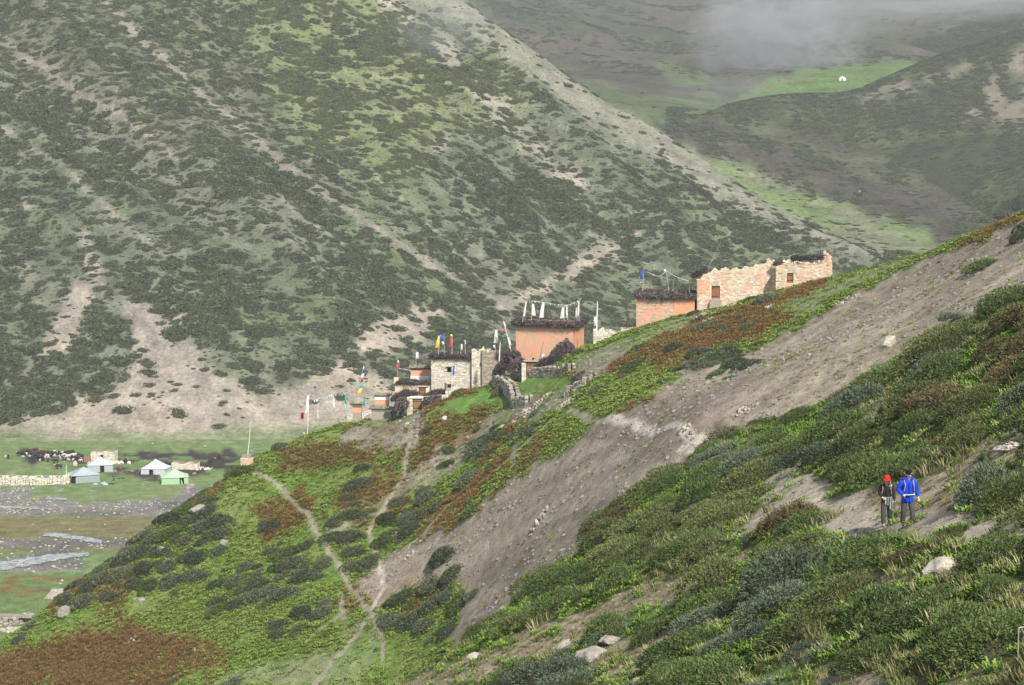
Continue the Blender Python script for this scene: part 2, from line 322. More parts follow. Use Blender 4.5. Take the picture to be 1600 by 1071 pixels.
# valley floor bands (distance along the view sets them: they run across)
vv = WV * .25 + GV * .75
soil = pm([(30, 708), (180, 706), (360, 708), (420, 712), (380, 736), (260, 748), (180, 742), (120, 726), (60, 722)]) & isV
gravel = isV & (((vv > 762) & (vv < 806) & ~pm([(50, 764), (230, 758), (300, 760), (260, 778), (120, 784), (50, 776)])) | ((vv > 842) & (vv < 856)) | ((vv > 858) & (vv < 893) & (GU < 130) & (GV + GU * .18 > 872)))
olive = isV & (vv >= 806) & (vv < 862)
redn = None
def color_ground():
    global redn
    C = np.zeros(GX.shape + (3,))
    def put(m, c, c2=None, nz=None):
        m = np.asarray(m, float)[..., None]
        c = np.array(c)
        if c2 is not None: c = c + (np.array(c2) - c) * nz[..., None]
        C[:] = C * (1 - m) + c * m
    n1 = fbm(GX / 5, GY / 5, 111, 4); n2 = fbm(GX / 25, GY / 25, 113, 4); n3 = fbm(GX / 1.1, GY / 1.1, 115, 2)
    t = sstep(.3, .7, n1); t2 = sstep(.35, .65, n2)
    put(isA, (.115, .125, .055), (.095, .15, .038), t)
    put(soft(bareA), (.30, .25, .18), (.22, .195, .125), t)
    put(soft(greenA, 3) * .85, (.13, .22, .04))
    put(pathA, (.36, .32, .25))
    streak = fbm((GX + GY * .2) / 9, (GZ - .6 * GX) / .8 + GY / 6, 117, 4)
    put(isB, (.11, .175, .032), (.155, .205, .055), t)
    put(soft(smooth_grass, 3), (.15, .22, .07), (.20, .22, .11), t)
    redn = sstep(.54, .66, fbm((GX) / 8, (GY) / 8 + GX / 40, 119, 4)) * isB * (GU > 80) * .75
    put(redn * (1 - soft(smooth_grass, 3)), (.15, .105, .045))
    put(soft(redm, 2), (.18, .10, .042), (.12, .14, .035), t)
    put(soft(bare2, 2) * (.35 + .65 * t), (.25, .225, .175), (.20, .185, .14), t2)
    put(soft(bare3, 2) * .85, (.24, .21, .165))
    put(soft(scree, 2), (.23, .195, .15), (.33, .285, .22), sstep(.3, .7, streak))
    sc2 = soft(scree, 2) * sstep(.52, .68, fbm((GX * .5 + GY) / 10, GZ / 4, 121, 3)) * .5
    put(sc2, (.27, .225, .165))
    put(soft(lawn, 2) * (.5 + .5 * t), (.13, .23, .05))
    put(pathm * .85, (.29, .265, .20)); put(trail_bank * soft(scree, 2) * (1 - pathm) * .6, (.185, .155, .12)); put(pathm * soft(scree, 2), (.50, .45, .37))
    put(isV, (.13, .20, .07), (.17, .21, .09), t)
    put(isV * (GV > 900), (.12, .175, .06), (.16, .13, .05), sstep(.5, .7, n1))
    put(soft(olive, 1), (.15, .145, .065), (.18, .155, .08), t)
    put(soft(gravel, 1) * (.75 + .25 * sstep(.35, .6, n1)), (.185, .175, .165), (.11, .105, .10), sstep(.4, .65, n2))
    put(soft(soil, 1) * sstep(.35, .5, n1), (.045, .038, .034))
    put(soft(red_big, 4) * .85, (.19, .105, .04), (.15, .14, .04), sstep(.55, .75, n1))
    # far mountain
    fallN = fbm((GX * .80 + GY * .60) / 9, (-GX * .60 + GY * .80) / 60, 131, 5, .6)
    put(isD, (.108, .132, .078), (.165, .17, .12), sstep(.35, .65, fallN))
    put(isD * sstep(.5, .75, fbm(GX / 45, GY / 45, 133)) * .5, (.12, .16, .07))
    put(browntop * .55, (.125, .12, .085)); put(greenD * .75, (.155, .19, .075), (.19, .20, .10), t)
    put(soft(fans, 2), (.35, .30, .24), (.31, .275, .225), sstep(.4, .6, fallN))
    put(crest * .65, (.26, .25, .19)); put(soft(scars, 2) * .9, (.34, .30, .24)); put(gull * .85, (.25, .225, .185))
    toe = isD * (1 - sstep(0, 3, GZ + (n2 - .5) * 6)) * sstep(.3, .5, n2 + .1); put(toe * .8, (.14, .20, .08))
    put(isE, (.05, .058, .032), (.08, .095, .046), sstep(.4, .6, n2)); put(soft(tanE, 1) * .8, (.22, .19, .15))
    g2 = fbm((GX * .8 + GY * .5) / 40, (GY * .8 - GX * .5) / 190, 137, 5, .65)
    put(isG, (.075, .068, .052), (.105, .125, .062), sstep(.4, .62, g2))
    put(isG * sstep(1300, 1500, GY) * .8, (.10, .088, .06), (.045, .062, .028), sstep(.44, .56, g2))
    pass; put(soft(meadow2, 4) * .6, (.10, .16, .05)); put(soft(meadow, 3), (.105, .18, .05), (.14, .15, .075), sstep(.45, .7, n2))
    put(soft(apron, 4), (.16, .215, .085), (.195, .205, .125), t2); put(isH, (.07, .065, .05), (.12, .105, .08), sstep(.5, .7, n1))
    C *= (0.86 + .28 * n3)[..., None]
    return np.clip(C, 0, 1)
GC = color_ground()
PEB = np.clip(soft(scree) * .8 + soft(bare2) * .9 + soft(bareA) * .8 + soft(gravel) * 1.2 + isD * .35 + soft(fans) * .6 + isV * .25 + pathm * .3 + isB * .12, 0, 1)

# ------------------------------------------------------------------ materials
def mat(name):
    m = bpy.data.materials.new(name); m.use_nodes = True
    nt = m.node_tree; nt.nodes.clear()
    o = nt.nodes.new('ShaderNodeOutputMaterial'); b = nt.nodes.new('ShaderNodeBsdfPrincipled'); nt.links.new(b.outputs[0], o.inputs[0])
    b.inputs['Roughness'].default_value = .9; b.inputs['Specular IOR Level'].default_value = .15
    return m, nt, b
def node(nt, t, **kw):
    n = nt.nodes.new(t)
    for k, v in kw.items():
        if k in n.inputs: n.inputs[k].default_value = v
        else: setattr(n, k, v)
    return n
def mixc(nt, fac, a, b, mode='MIX'):
    n = nt.nodes.new('ShaderNodeMix'); n.data_type = 'RGBA'; n.blend_type = mode
    for s, v in ((n.inputs[0], fac), (n.inputs[6], a), (n.inputs[7], b)):
        if isinstance(v, bpy.types.NodeSocket): nt.links.new(v, s)
        elif isinstance(v, (tuple, list)): s.default_value = (*v[:3], 1)
        else: s.default_value = v
    return n.outputs[2]
def ramp(nt, src, stops):
    n = nt.nodes.new('ShaderNodeValToRGB'); nt.links.new(src, n.inputs[0]); e = n.color_ramp.elements
    while len(e) < len(stops): e.new(.5)
    for q, (p, c) in zip(e, stops): q.position = p; q.color = (*c, 1) if len(c) == 3 else c
    return n.outputs[0]
G = lambda v: (v, v, v)
def ground_material(name, s1, s2, bump, stone_scale):
    m, nt, b = mat(name)
    at = node(nt, 'ShaderNodeAttribute', attribute_name='Col'); pb = node(nt, 'ShaderNodeAttribute', attribute_name='peb')
    tc = node(nt, 'ShaderNodeTexCoord')
    n1 = node(nt, 'ShaderNodeTexNoise', Scale=s1, Detail=8.0, Roughness=.65); n2 = node(nt, 'ShaderNodeTexNoise', Scale=s2, Detail=6.0, Roughness=.7)
    for n in (n1, n2): nt.links.new(tc.outputs['Object'], n.inputs['Vector'])
    c = mixc(nt, 1.0, at.outputs['Color'], ramp(nt, n1.outputs[0], [(.3, G(.62)), (.7, G(1.35))]), 'MULTIPLY')
    c = mixc(nt, 1.0, c, ramp(nt, n2.outputs[0], [(.3, G(.6)), (.7, G(1.38))]), 'MULTIPLY')
    vo = node(nt, 'ShaderNodeTexVoronoi', Scale=stone_scale); nt.links.new(tc.outputs['Object'], vo.inputs['Vector'])
    sp_ = ramp(nt, vo.outputs['Distance'], [(.10, G(1)), (.19, G(0))])
    sel = node(nt, 'ShaderNodeSeparateColor'); nt.links.new(vo.outputs['Color'], sel.inputs[0])
    mk = node(nt, 'ShaderNodeMath', operation='LESS_THAN'); nt.links.new(sel.outputs[0], mk.inputs[0]); mk.inputs[1].default_value = .22
    mu = node(nt, 'ShaderNodeMath', operation='MULTIPLY'); nt.links.new(mk.outputs[0], mu.inputs[0]); nt.links.new(sp_, mu.inputs[1])
    mu2 = node(nt, 'ShaderNodeMath', operation='MULTIPLY'); nt.links.new(mu.outputs[0], mu2.inputs[0]); nt.links.new(pb.outputs['Fac'], mu2.inputs[1])
    c = mixc(nt, mu2.outputs[0], c, (.42, .38, .32))
    nt.links.new(c, b.inputs['Base Color'])
    ad = node(nt, 'ShaderNodeMath', operation='MULTIPLY_ADD'); nt.links.new(mu2.outputs[0], ad.inputs[0]); ad.inputs[1].default_value = .6; nt.links.new(n2.outputs[0], ad.inputs[2])
    bp = node(nt, 'ShaderNodeBump', Strength=.9, Distance=bump); nt.links.new(ad.outputs[0], bp.inputs['Height']); nt.links.new(bp.outputs[0], b.inputs['Normal'])
    return m
M_near = ground_material('slope_soil', 1.2, 9.0, .06, 5.0)
M_spur = ground_material('spur_soil', .8, 5.0, .25, 2.2)
M_far = ground_material('mountain_soil', .12, .9, 1.0, .55)
M_back = ground_material('distant_soil', .05, .4, 2.0, .25)
M_val = ground_material('valley_soil', .3, 2.4, .15, 1.2)

def link(o, parent=None):
    COL.objects.link(o)
    if parent is not None: o.parent = parent
    return o
def tag(o, label=None, cat=None, group=None, kind=None):
    if label: o['label'] = label
    if cat: o['category'] = cat
    if group: o['group'] = group
    if kind: o['kind'] = kind
    return o
NI, NJ = GX.shape
idx = np.arange(NI * NJ).reshape(NI, NJ)
quads = np.stack([idx[:-1, :-1], idx[:-1, 1:], idx[1:, 1:], idx[1:, :-1]], -1).reshape(-1, 4)
qw = WIN[:-1, :-1].reshape(-1)
PT = np.stack([GX, GY, GZ], -1).reshape(-1, 3); CC = np.concatenate([GC.reshape(-1, 3), np.ones((NI * NJ, 1))], 1); PB = PEB.reshape(-1)
def ground_mesh(name, sel, m):
    q = quads[sel]; used, inv = np.unique(q, return_inverse=True); q = inv.reshape(-1, 4)
    me = bpy.data.meshes.new(name); me.vertices.add(len(used)); me.vertices.foreach_set('co', PT[used].ravel())
    me.loops.add(q.size); me.loops.foreach_set('vertex_index', q.ravel().astype(np.int32))
    me.polygons.add(len(q)); me.polygons.foreach_set('loop_start', np.arange(0, q.size, 4, dtype=np.int32)); me.polygons.foreach_set('loop_total', np.full(len(q), 4, np.int32))
    me.polygons.foreach_set('use_smooth', np.ones(len(q), bool)); me.update(calc_edges=True)
    ca = me.color_attributes.new('Col', 'FLOAT_COLOR', 'POINT'); ca.data.foreach_set('color', CC[used].ravel())
    pa = me.attributes.new('peb', 'FLOAT', 'POINT'); pa.data.foreach_set('value', PB[used])
    me.materials.append(m)
    return tag(link(bpy.data.objects.new(name, me)), kind='structure')
ground_mesh('near_hillside', qw == 0, M_near); ground_mesh('village_hillside', qw == 1, M_spur); ground_mesh('valley_floor', qw == 2, M_val)
ground_mesh('left_mountain', qw == 3, M_far); ground_mesh('right_mountain', qw == 4, M_far); ground_mesh('upper_valley', qw == 5, M_back); ground_mesh('distant_ridge', qw == 6, M_back)
# the same slope beyond the detailed ground: behind and beside the camera, coarse
bx_, by_ = np.meshgrid(np.linspace(-330, 330, 166), np.linspace(-160, 240, 101)); bz_ = np.maximum(np.maximum(fA(bx_, by_), 0) , -1) + (fbm(bx_ / 12, by_ / 12, 3) - .5) * 1.2 - 1.3
bz_ = np.where((by_ > 12) & (np.abs(bx_) < .44 * by_), bz_ - 6, bz_)
bi = np.arange(bx_.size).reshape(bx_.shape); PT = np.stack([bx_, by_, bz_], -1).reshape(-1, 3); quads = np.stack([bi[:-1, :-1], bi[:-1, 1:], bi[1:, 1:], bi[1:, :-1]], -1).reshape(-1, 4)
CC = np.tile(np.array([.10, .13, .045, 1.0]), (bx_.size, 1)) * np.concatenate([np.repeat((.8 + .4 * fbm(bx_ / 9, by_ / 9, 7)).reshape(-1, 1), 3, 1), np.ones((bx_.size, 1))], 1); PB = np.zeros(bx_.size)
ground_mesh('outer_hillside', np.ones(len(quads), bool), M_near)

# ------------------------------------------------------------------ plants: prototypes
def foliage(name, dark, mid, light, stops=(.15, .55, .95), trans=.0):
    m, nt, b = mat(name)
    at = node(nt, 'ShaderNodeAttribute', attribute_name='tint'); oi = node(nt, 'ShaderNodeObjectInfo')
    ad = node(nt, 'ShaderNodeMath', operation='MULTIPLY_ADD'); nt.links.new(oi.outputs['Random'], ad.inputs[0]); ad.inputs[1].default_value = .5
    nt.links.new(at.outputs['Fac'], ad.inputs[2])
    sb = node(nt, 'ShaderNodeMath', operation='SUBTRACT'); nt.links.new(ad.outputs[0], sb.inputs[0]); sb.inputs[1].default_value = .25
    nt.links.new(ramp(nt, sb.outputs[0], list(zip(stops, (dark, mid, light)))), b.inputs['Base Color'])
    b.inputs['Roughness'].default_value = .75
    return m
def twigs(name, c):
    m, nt, b = mat(name); b.inputs['Base Color'].default_value = (*c, 1); return m
M_core = twigs('shrub_twigs', (.055, .055, .03)); M_core2 = twigs('grey_shrub_twigs', (.05, .055, .038))
KINDS = {
    'olive': foliage('olive_foliage', (.04, .05, .018), (.084, .104, .036), (.165, .185, .068)),
    'brown': foliage('brown_foliage', (.052, .044, .022), (.105, .09, .04), (.19, .155, .075)),
    'green': foliage('dark_green_foliage', (.032, .05, .018), (.07, .108, .032), (.14, .19, .055)),
    'blue': foliage('grey_green_foliage', (.04, .056, .034), (.08, .108, .066), (.155, .19, .125)),
    'bright': foliage('herb_foliage', (.06, .11, .016), (.125, .205, .03), (.23, .31, .075)),
    'straw': foliage('straw_grass', (.10, .11, .04), (.20, .19, .085), (.36, .32, .18)),
    'red': foliage('rust_red_herb', (.13, .07, .028), (.20, .115, .042), (.25, .19, .07)),
    'spur': foliage('grey_shrub_foliage', (.042, .054, .03), (.088, .108, .06), (.165, .185, .11)),
    'herb': foliage('spur_herb_foliage', (.07, .12, .016), (.145, .205, .032), (.25, .31, .08)),
    'far': foliage('far_shrub_foliage', (.032, .045, .024), (.074, .093, .05), (.14, .165, .085)),
    'fargreen': foliage('far_green_foliage', (.05, .065, .02), (.085, .105, .035), (.13, .15, .06)),
}
def blob_core(rng, r=1.0, h=.55, sub=2):
    bm = bmesh.new(); bmesh.ops.create_icosphere(bm, subdivisions=sub, radius=1)
    ph = rng.random(6) * 9
    for v in bm.verts:
        c = v.co; k = 1 + .13 * math.sin(3 * c.x + ph[0]) + .1 * math.sin(4 * c.y + ph[1]) + .08 * math.sin(5 * c.z + 3 * c.x + ph[2])
        v.co = Vector((c.x * r * k * .86, c.y * r * k * .86, (c.z * h * .86 * k) if c.z > 0 else c.z * .3))
    bm.verts.ensure_lookup_table()
    V = np.array([v.co for v in bm.verts]); Fc = [tuple(v.index for v in f.verts) for f in bm.faces]; bm.free()
    return V, Fc
def shrub_proto(seed, n, ll, lw, h=.55, lumps=7, spiky=.35, sub=2, core=True, wind=.25, quad=False):
    """lumpy dome of leafy twig tips round a dark twiggy core; returns verts, faces, material index, tint"""
    rng = np.random.default_rng(seed)
    lc = np.stack([rng.uniform(-.55, .55, lumps), rng.uniform(-.5, .5, lumps), np.zeros(lumps)], 1); lr = rng.uniform(.38, .62, lumps)
    lc[0] = 0; lr[0] = .75
    V = []; Fc = []; mi = []; tn = []
    if core:
        V0, F0 = blob_core(rng, .70 if n > 600 else .88, h * (.66 if n > 600 else .9), sub); V = list(map(tuple, V0)); Fc = list(F0); mi = [1] * len(F0); tn = [0.] * len(F0)
    k = rng.choice(lumps, n, p=lr ** 2 / (lr ** 2).sum())
    d = rng.normal(size=(n, 3)); d /= np.linalg.norm(d, axis=1)[:, None]; d[:, 2] = np.abs(d[:, 2]) * 1.0
    P = lc[k] + d * lr[k][:, None] * rng.uniform(.88, 1.10, n)[:, None]
    P[:, 2] *= h / .75
    inside = np.zeros(n, bool)
    for q in range(lumps):
        e = P - lc[q]; e = e / np.array([1, 1, h / .75]); inside |= (np.linalg.norm(e, axis=1) < lr[q] * .72)
    P = P[~inside]; d = d[~inside]; kk = k[~inside]
    m = len(P)
    up = d * (1 - spiky) + np.array([wind, 0, .75]) * spiky + rng.normal(size=(m, 3)) * .38
    up /= np.linalg.norm(up, axis=1)[:, None]
    sd_ = np.cross(up, rng.normal(size=(m, 3))); sd_ /= np.linalg.norm(sd_, axis=1)[:, None]
    L = (ll * rng.uniform(.6, 1.4, m))[:, None]; Wd = (lw * rng.uniform(.6, 1.3, m))[:, None]
    lt = np.clip(rng.normal(.5, .2, m) + (rng.random(lumps)[kk] - .5) * .3 + (rng.random(m) < .05) * .3, 0, 1)
    b0 = len(V)
    A = P - sd_ * Wd - up * L * .35; B = P + sd_ * Wd - up * L * .35; Cc = P + up * L * .65
    arr = np.stack([A, B, Cc], 1).reshape(-1, 3); V += list(map(tuple, arr))
    Fc += [(b0 + 3 * i, b0 + 3 * i + 1, b0 + 3 * i + 2) for i in range(m)]; mi += [0] * m; tn += list(lt)
    return V, Fc, mi, tn
def tuft_proto(seed, n, L, w, spread=.5, leafy=False):
    rng = np.random.default_rng(seed); V = []; Fc = []; tn = []
    for i in range(n):
        a = rng.uniform(0, 6.283); r = rng.uniform(0, spread) ** .8 * 1.0; bx, by = r * math.cos(a), r * math.sin(a)
        ln = L * rng.uniform(.5, 1.2); a2 = a + rng.normal() * .6; lean = rng.uniform(.1, .75)
        dx, dy = math.cos(a2) * lean, math.sin(a2) * lean; wx, wy = -math.sin(a2) * w, math.cos(a2) * w
        b = len(V); t = float(np.clip(rng.normal(.5, .22), 0, 1))
        if leafy:
            z0 = ln * rng.uniform(.15, .7); cx_, cy_ = bx + dx * ln * .3, by + dy * ln * .3
            V += [(cx_ - wx, cy_ - wy, z0), (cx_ + wx, cy_ + wy, z0 + .02), (cx_ + dx * ln * .8 + wx * .6, cy_ + dy * ln * .8 + wy * .6, z0 + ln * .35), (cx_ + dx * ln * .8 - wx * .6, cy_ + dy * ln * .8 - wy * .6, z0 + ln * .3)]
            Fc.append((b, b + 1, b + 2, b + 3)); tn.append(t)
        else:
            V += [(bx - wx, by - wy, -.02), (bx + wx, by + wy, -.02), (bx + dx * ln * .5 + wx * .7, by + dy * ln * .5 + wy * .7, ln * .55), (bx + dx * ln * .5 - wx * .7, by + dy * ln * .5 - wy * .7, ln * .55), (bx + dx * ln * 1.1, by + dy * ln * 1.1, ln * (1 - .35 * lean))]
            Fc += [(b, b + 1, b + 2, b + 3), (b + 3, b + 2, b + 4)]; tn += [t, t]
    return V, Fc, [0] * len(Fc), tn
def rock_proto(seed, sub=1, flat=.65):
    rng = np.random.default_rng(seed); bm = bmesh.new(); bmesh.ops.create_icosphere(bm, subdivisions=sub, radius=1)
    pl = rng.normal(size=(9, 3)); pl /= np.linalg.norm(pl, axis=1)[:, None]; off = rng.uniform(.55, .85, 9)
    for v in bm.verts:
        c = np.array(v.co); 
        for n_, o in zip(pl, off):
            t = c @ n_ - o
            if t > 0: c = c - n_ * t * .92
        c = c * (1 + (rng.random() - .5) * .1); v.co = Vector((c[0], c[1] * .85, c[2] * flat))
    bm.verts.ensure_lookup_table(); V = [tuple(v.co) for v in bm.verts]; Fc = [tuple(v.index for v in f.verts) for f in bm.faces]; bm.free()
    return V, Fc, [0] * len(Fc), list(rng.random(len(Fc)) * .3 + rng.random() * .7)
def proto_mesh(name, pr, mats):
    V, Fc, mi, tn = pr
    me = bpy.data.meshes.new(name); me.from_pydata(V, [], Fc); me.polygons.foreach_set('material_index', mi)
    a = me.attributes.new('tint', 'FLOAT', 'FACE'); a.data.foreach_set('value', np.array(tn, float))
    for m in mats: me.materials.append(m)
    return me

# ------------------------------------------------------------------ scatter: one mesh holding its own variants and the points they stand on
def scatter_tree(name, nvar):
    g = bpy.data.node_groups.new(name, 'GeometryNodeTree')
    g.interface.new_socket('Geometry', in_out='INPUT', socket_type='NodeSocketGeometry'); g.interface.new_socket('Geometry', in_out='OUTPUT', socket_type='NodeSocketGeometry')
    gi = g.nodes.new('NodeGroupInput'); go = g.nodes.new('NodeGroupOutput')
    def na(n, t):
        q = g.nodes.new('GeometryNodeInputNamedAttribute'); q.data_type = t; q.inputs['Name'].default_value = n; return q.outputs[0]
    def sepi(val):
        c = g.nodes.new('FunctionNodeCompare'); c.data_type = 'INT'; c.operation = 'EQUAL'
        ins = [s for s in c.inputs if s.enabled]; g.links.new(na('pt', 'INT'), ins[0]); ins[1].default_value = val
        s = g.nodes.new('GeometryNodeSeparateGeometry'); s.domain = 'POINT'; g.links.new(gi.outputs[0], s.inputs[0]); g.links.new(c.outputs[0], s.inputs[1]); return s.outputs[0]
    gti = g.nodes.new('GeometryNodeGeometryToInstance')
    for k in range(nvar): g.links.new(sepi(k + 1), gti.inputs[0])
    iop = g.nodes.new('GeometryNodeInstanceOnPoints'); g.links.new(sepi(0), iop.inputs['Points']); g.links.new(gti.outputs[0], iop.inputs['Instance'])
    iop.inputs['Pick Instance'].default_value = True; g.links.new(na('variant', 'INT'), iop.inputs['Instance Index'])
    er = g.nodes.new('FunctionNodeEulerToRotation'); g.links.new(na('turn', 'FLOAT_VECTOR'), er.inputs[0]); g.links.new(er.outputs[0], iop.inputs['Rotation'])
    g.links.new(na('size', 'FLOAT_VECTOR'), iop.inputs['Scale']); g.links.new(iop.outputs[0], go.inputs[0])
    return g
TREES = {}
def stuff(name, protos, mats, P, turn, size, label=None):
    """P (n,3); turn (n,3) euler; size (n,3)"""
    nv = len(protos)
    if nv not in TREES: TREES[nv] = scatter_tree('scatter', nv)
    V = []; Fc = []; mi = []; tn = []; pt = []
    for k, (v, f, m, t) in enumerate(protos):
        b = len(V); V += v; Fc += [tuple(b + i for i in q) for q in f]; mi += m; tn += t; pt += [k + 1] * len(v)
    n0 = len(V); N = len(P)
    me = bpy.data.meshes.new(name); me.from_pydata(V + list(map(tuple, P)), [], Fc); me.polygons.foreach_set('material_index', mi)
    a = me.attributes.new('tint', 'FLOAT', 'FACE'); a.data.foreach_set('value', np.array(tn, float))
    a = me.attributes.new('pt', 'INT', 'POINT'); a.data.foreach_set('value', np.array(pt + [0] * N, np.int32))
    a = me.attributes.new('variant', 'INT', 'POINT'); a.data.foreach_set('value', np.concatenate([np.zeros(n0), np.random.randint(0, nv, N)]).astype(np.int32))
    a = me.attributes.new('turn', 'FLOAT_VECTOR', 'POINT'); a.data.foreach_set('vector', np.concatenate([np.zeros((n0, 3)), turn]).ravel())
    a = me.attributes.new('size', 'FLOAT_VECTOR', 'POINT'); a.data.foreach_set('vector', np.concatenate([np.ones((n0, 3)), size]).ravel())
    for m in mats: me.materials.append(m)
    o = link(bpy.data.objects.new(name, me)); md = o.modifiers.new('scatter', 'NODES'); md.node_group = TREES[nv]
    return tag(o, label, kind='stuff')
def normal_at(x, y, e=1.0):
    dx = (hz(x + e, y) - hz(x - e, y)) / (2 * e); dy = (hz(x, y + e) - hz(x, y - e)) / (2 * e)
    n = np.stack([-dx, -dy, np.ones_like(dx)], -1); return n / np.linalg.norm(n, axis=-1, keepdims=True)
def turns(x, y, yaw, tilt=.6, e=1.0):
    """euler angles of a frame whose z leans towards the ground's normal and whose x points along yaw"""
    n = normal_at(x, y, e); z = n * tilt + np.array([0, 0, 1.]) * (1 - tilt); z /= np.linalg.norm(z, axis=1)[:, None]
    xx = np.stack([np.cos(yaw), np.sin(yaw), np.zeros_like(yaw)], 1); xx -= z * (xx * z).sum(1)[:, None]; xx /= np.linalg.norm(xx, axis=1)[:, None]
    yy = np.cross(z, xx)
    return np.stack([np.arctan2(yy[:, 2], z[:, 2]), np.arcsin(np.clip(-xx[:, 2], -1, 1)), np.arctan2(xx[:, 1], xx[:, 0])], 1)

# sample positions with a density given on the height grid
CELL = (GY * (AS[1] - AS[0])) * np.gradient(YS)[:, None]
def sample(dens, n, vis=-1.0, margin=110):
    """n positions with probability density * ground area, only where seen (a little of what is hidden too)"""
    wgt = dens * CELL * (VISM > vis) * (GU > -margin) * (GU < 1600 + margin) * (GV < 1071 + margin * 2)
    wgt = wgt.ravel(); tot = wgt.sum()
    if tot <= 0: return np.zeros((0, 3)), 0
    k = np.random.choice(wgt.size, int(n), p=wgt / tot); i, j = np.unravel_index(k, GX.shape)
    y = YS[i] * (1 + (np.random.rand(len(k)) - .5) * (np.gradient(YS)[i] / YS[i])); a = AS[j] + (np.random.rand(len(k)) - .5) * (AS[1] - AS[0])
    x = a * y
    return np.stack([x, y, hz(x, y)], 1), tot
def darts(P, r, rng_r=None):
    """thin out so that no two stand closer than the sum of their radii times 1; P ordered by priority"""
    cell = 2.5; grid = {}; keep = []
    for i, (x, y) in enumerate(P[:, :2]):
        a, b = int(x // cell), int(y // cell); ok = True
        for da in (-1, 0, 1):
            for db in (-1, 0, 1):
                for q in grid.get((a + da, b + db), ()):
                    if (P[q, 0] - x) ** 2 + (P[q, 1] - y) ** 2 < (r[q] + r[i]) ** 2: ok = False; break
                if not ok: break
            if not ok: break
        if ok: keep.append(i); grid.setdefault((a, b), []).append(i)
    return np.array(keep)
def at_grid(F2, x, y):
    j = np.clip(np.round((x / y - AS[0]) / (AS[1] - AS[0])).astype(int), 0, len(AS) - 1); i = np.clip(np.searchsorted(YS, y), 0, len(YS) - 1)
    return F2[i, j]

# ---- near slope: shrubs
clearA = soft(np.maximum(bareA * (.80 + .2 * (fbm(GX / 1.7, GY / 1.7, 141) > .45)), (pathA > .15) * 1.0), 1)
clearW = soft(clearA, 9) > .10
densA = isA * (GY > 36) * (clearW < .5) * (.35 + .65 * (fbm(GX / 2.5, GY / 4, 142) > .42))  * (1 - .85 * soft(greenA, 3))
P, tot = sample(densA, 26000, vis=-2.5, margin=420)
rad = (.34 + .95 * np.random.rand(len(P)) ** 1.8) * (.75 + .6 * fbm(P[:, 0] / 7, P[:, 1] / 7, 143)); rad *= np.where(P[:, 1] < 60, .92, 1)
order = np.argsort(-rad); P = P[order]; rad = rad[order]
k = darts(P, rad * 1.04); P = P[k]; rad = rad[k]
kn = fbm(P[:, 0] / 6, P[:, 1] / 9, 145, 3) + np.random.normal(0, .055, len(P)); kn2 = fbm(P[:, 0] / 5 + 70, P[:, 1] / 8, 147, 3) + np.random.normal(0, .05, len(P))
kindA = np.where(kn > .625, 'blue', np.where(kn2 > .485, 'green', np.where(kn < .345, 'brown', 'olive')))
kindA = np.where((kindA == 'olive') & (np.random.rand(len(P)) < .25), 'green', kindA)
SHR = [(p[0], p[1], p[2], r, k) for p, r, k in zip(P, rad, kindA)]
# extra shrubs standing on the edges traced in the photograph
for u, v, wpx, kd in [(1400, 500, 34, 'olive'), (1440, 495, 34, 'green'), (1112, 672, 30, 'olive'), (1130, 657, 22, 'olive'), (1250, 818, 56, 'olive'), (1215, 815, 44, 'green'), (1170, 700, 40, 'olive'), (1575, 785, 56, 'green'), (1595, 760, 50, 'olive'),
                      (1020, 990, 60, 'green'), (960, 985, 50, 'blue'), (770, 925, 44, 'green'), (850, 865, 36, 'green'), (1540, 725, 36, 'blue'), (1330, 660, 30, 'olive'), (1490, 830, 50, 'olive')]:
    p = hit(u, v + 8)
    if p is not None and p.y < 150: SHR.append((p.x, p.y, p.z, wpx / 2 / (F / p.y) * 1.25, kd))
# ---- spur: shrubs
densB = isB * np.clip(soft(nose_shrub, 3) * .9 + soft(dark_cl, 3) * .42 + .02 * (fbm(GX / 12, GY / 12, 151) > .55), 0, 1) * (1 - .95 * soft(scree)) * (soft(pathm > .1, 6) < .04) * (1 - soft(lawn | smooth_grass))
Pb, _ = sample(densB, 1150, vis=-2)
rb = (.55 + 1.0 * np.random.rand(len(Pb)) ** 1.5) * np.where(Pb[:, 1] > 290, 1.25, 1.0)
o_ = np.argsort(-rb); Pb = Pb[o_]; rb = rb[o_]; k = darts(Pb, rb * .66); Pb = Pb[k]; rb = rb[k]
SHR += [(p[0], p[1], p[2], r, 'spur' if random.random() < .8 else 'green') for p, r in zip(Pb, rb)]
for u, v, wpx, kd in [(757, 690, 30, 'spur'), (745, 692, 18, 'spur'), (834, 668, 20, 'spur'), (695, 862, 44, 'spur'), (710, 890, 36, 'spur'), (1105, 568, 34, 'spur'), (1128, 558, 30, 'green'), (1142, 568, 30, 'spur'), (1140, 585, 14, 'spur'), (1415, 395, 30, 'green'), (1412, 402, 24, 'olive'),
                      (1535, 412, 34, 'green'), (1548, 405, 26, 'green'), (1475, 372, 18, 'spur'), (1520, 350, 26, 'spur'), (1540, 340, 26, 'green'), (1560, 330, 30, 'spur'), (1580, 322, 34, 'spur'), (1598, 312, 34, 'green'), (1595, 368, 30, 'spur'), (1610, 350, 36, 'spur'),
                      (1560, 345, 16, 'spur'), (1500, 358, 18, 'green'), (930, 612, 14, 'green'), (1038, 590, 22, 'spur'), (940, 522, 20, 'green'), (985, 548, 12, 'green'), (1345, 415, 20, 'green'), (660, 800, 30, 'spur'), (1050, 485, 24, 'spur'), (1010, 498, 26, 'green'),
                      (785, 605, 24, 'spur'), (800, 600, 20, 'green'), (905, 545, 22, 'green')]:
    p = hit(u, v + 6)
    if p is not None: SHR.append((p.x, p.y, p.z, wpx / 2 / (F / p.y) * 1.2, kd))
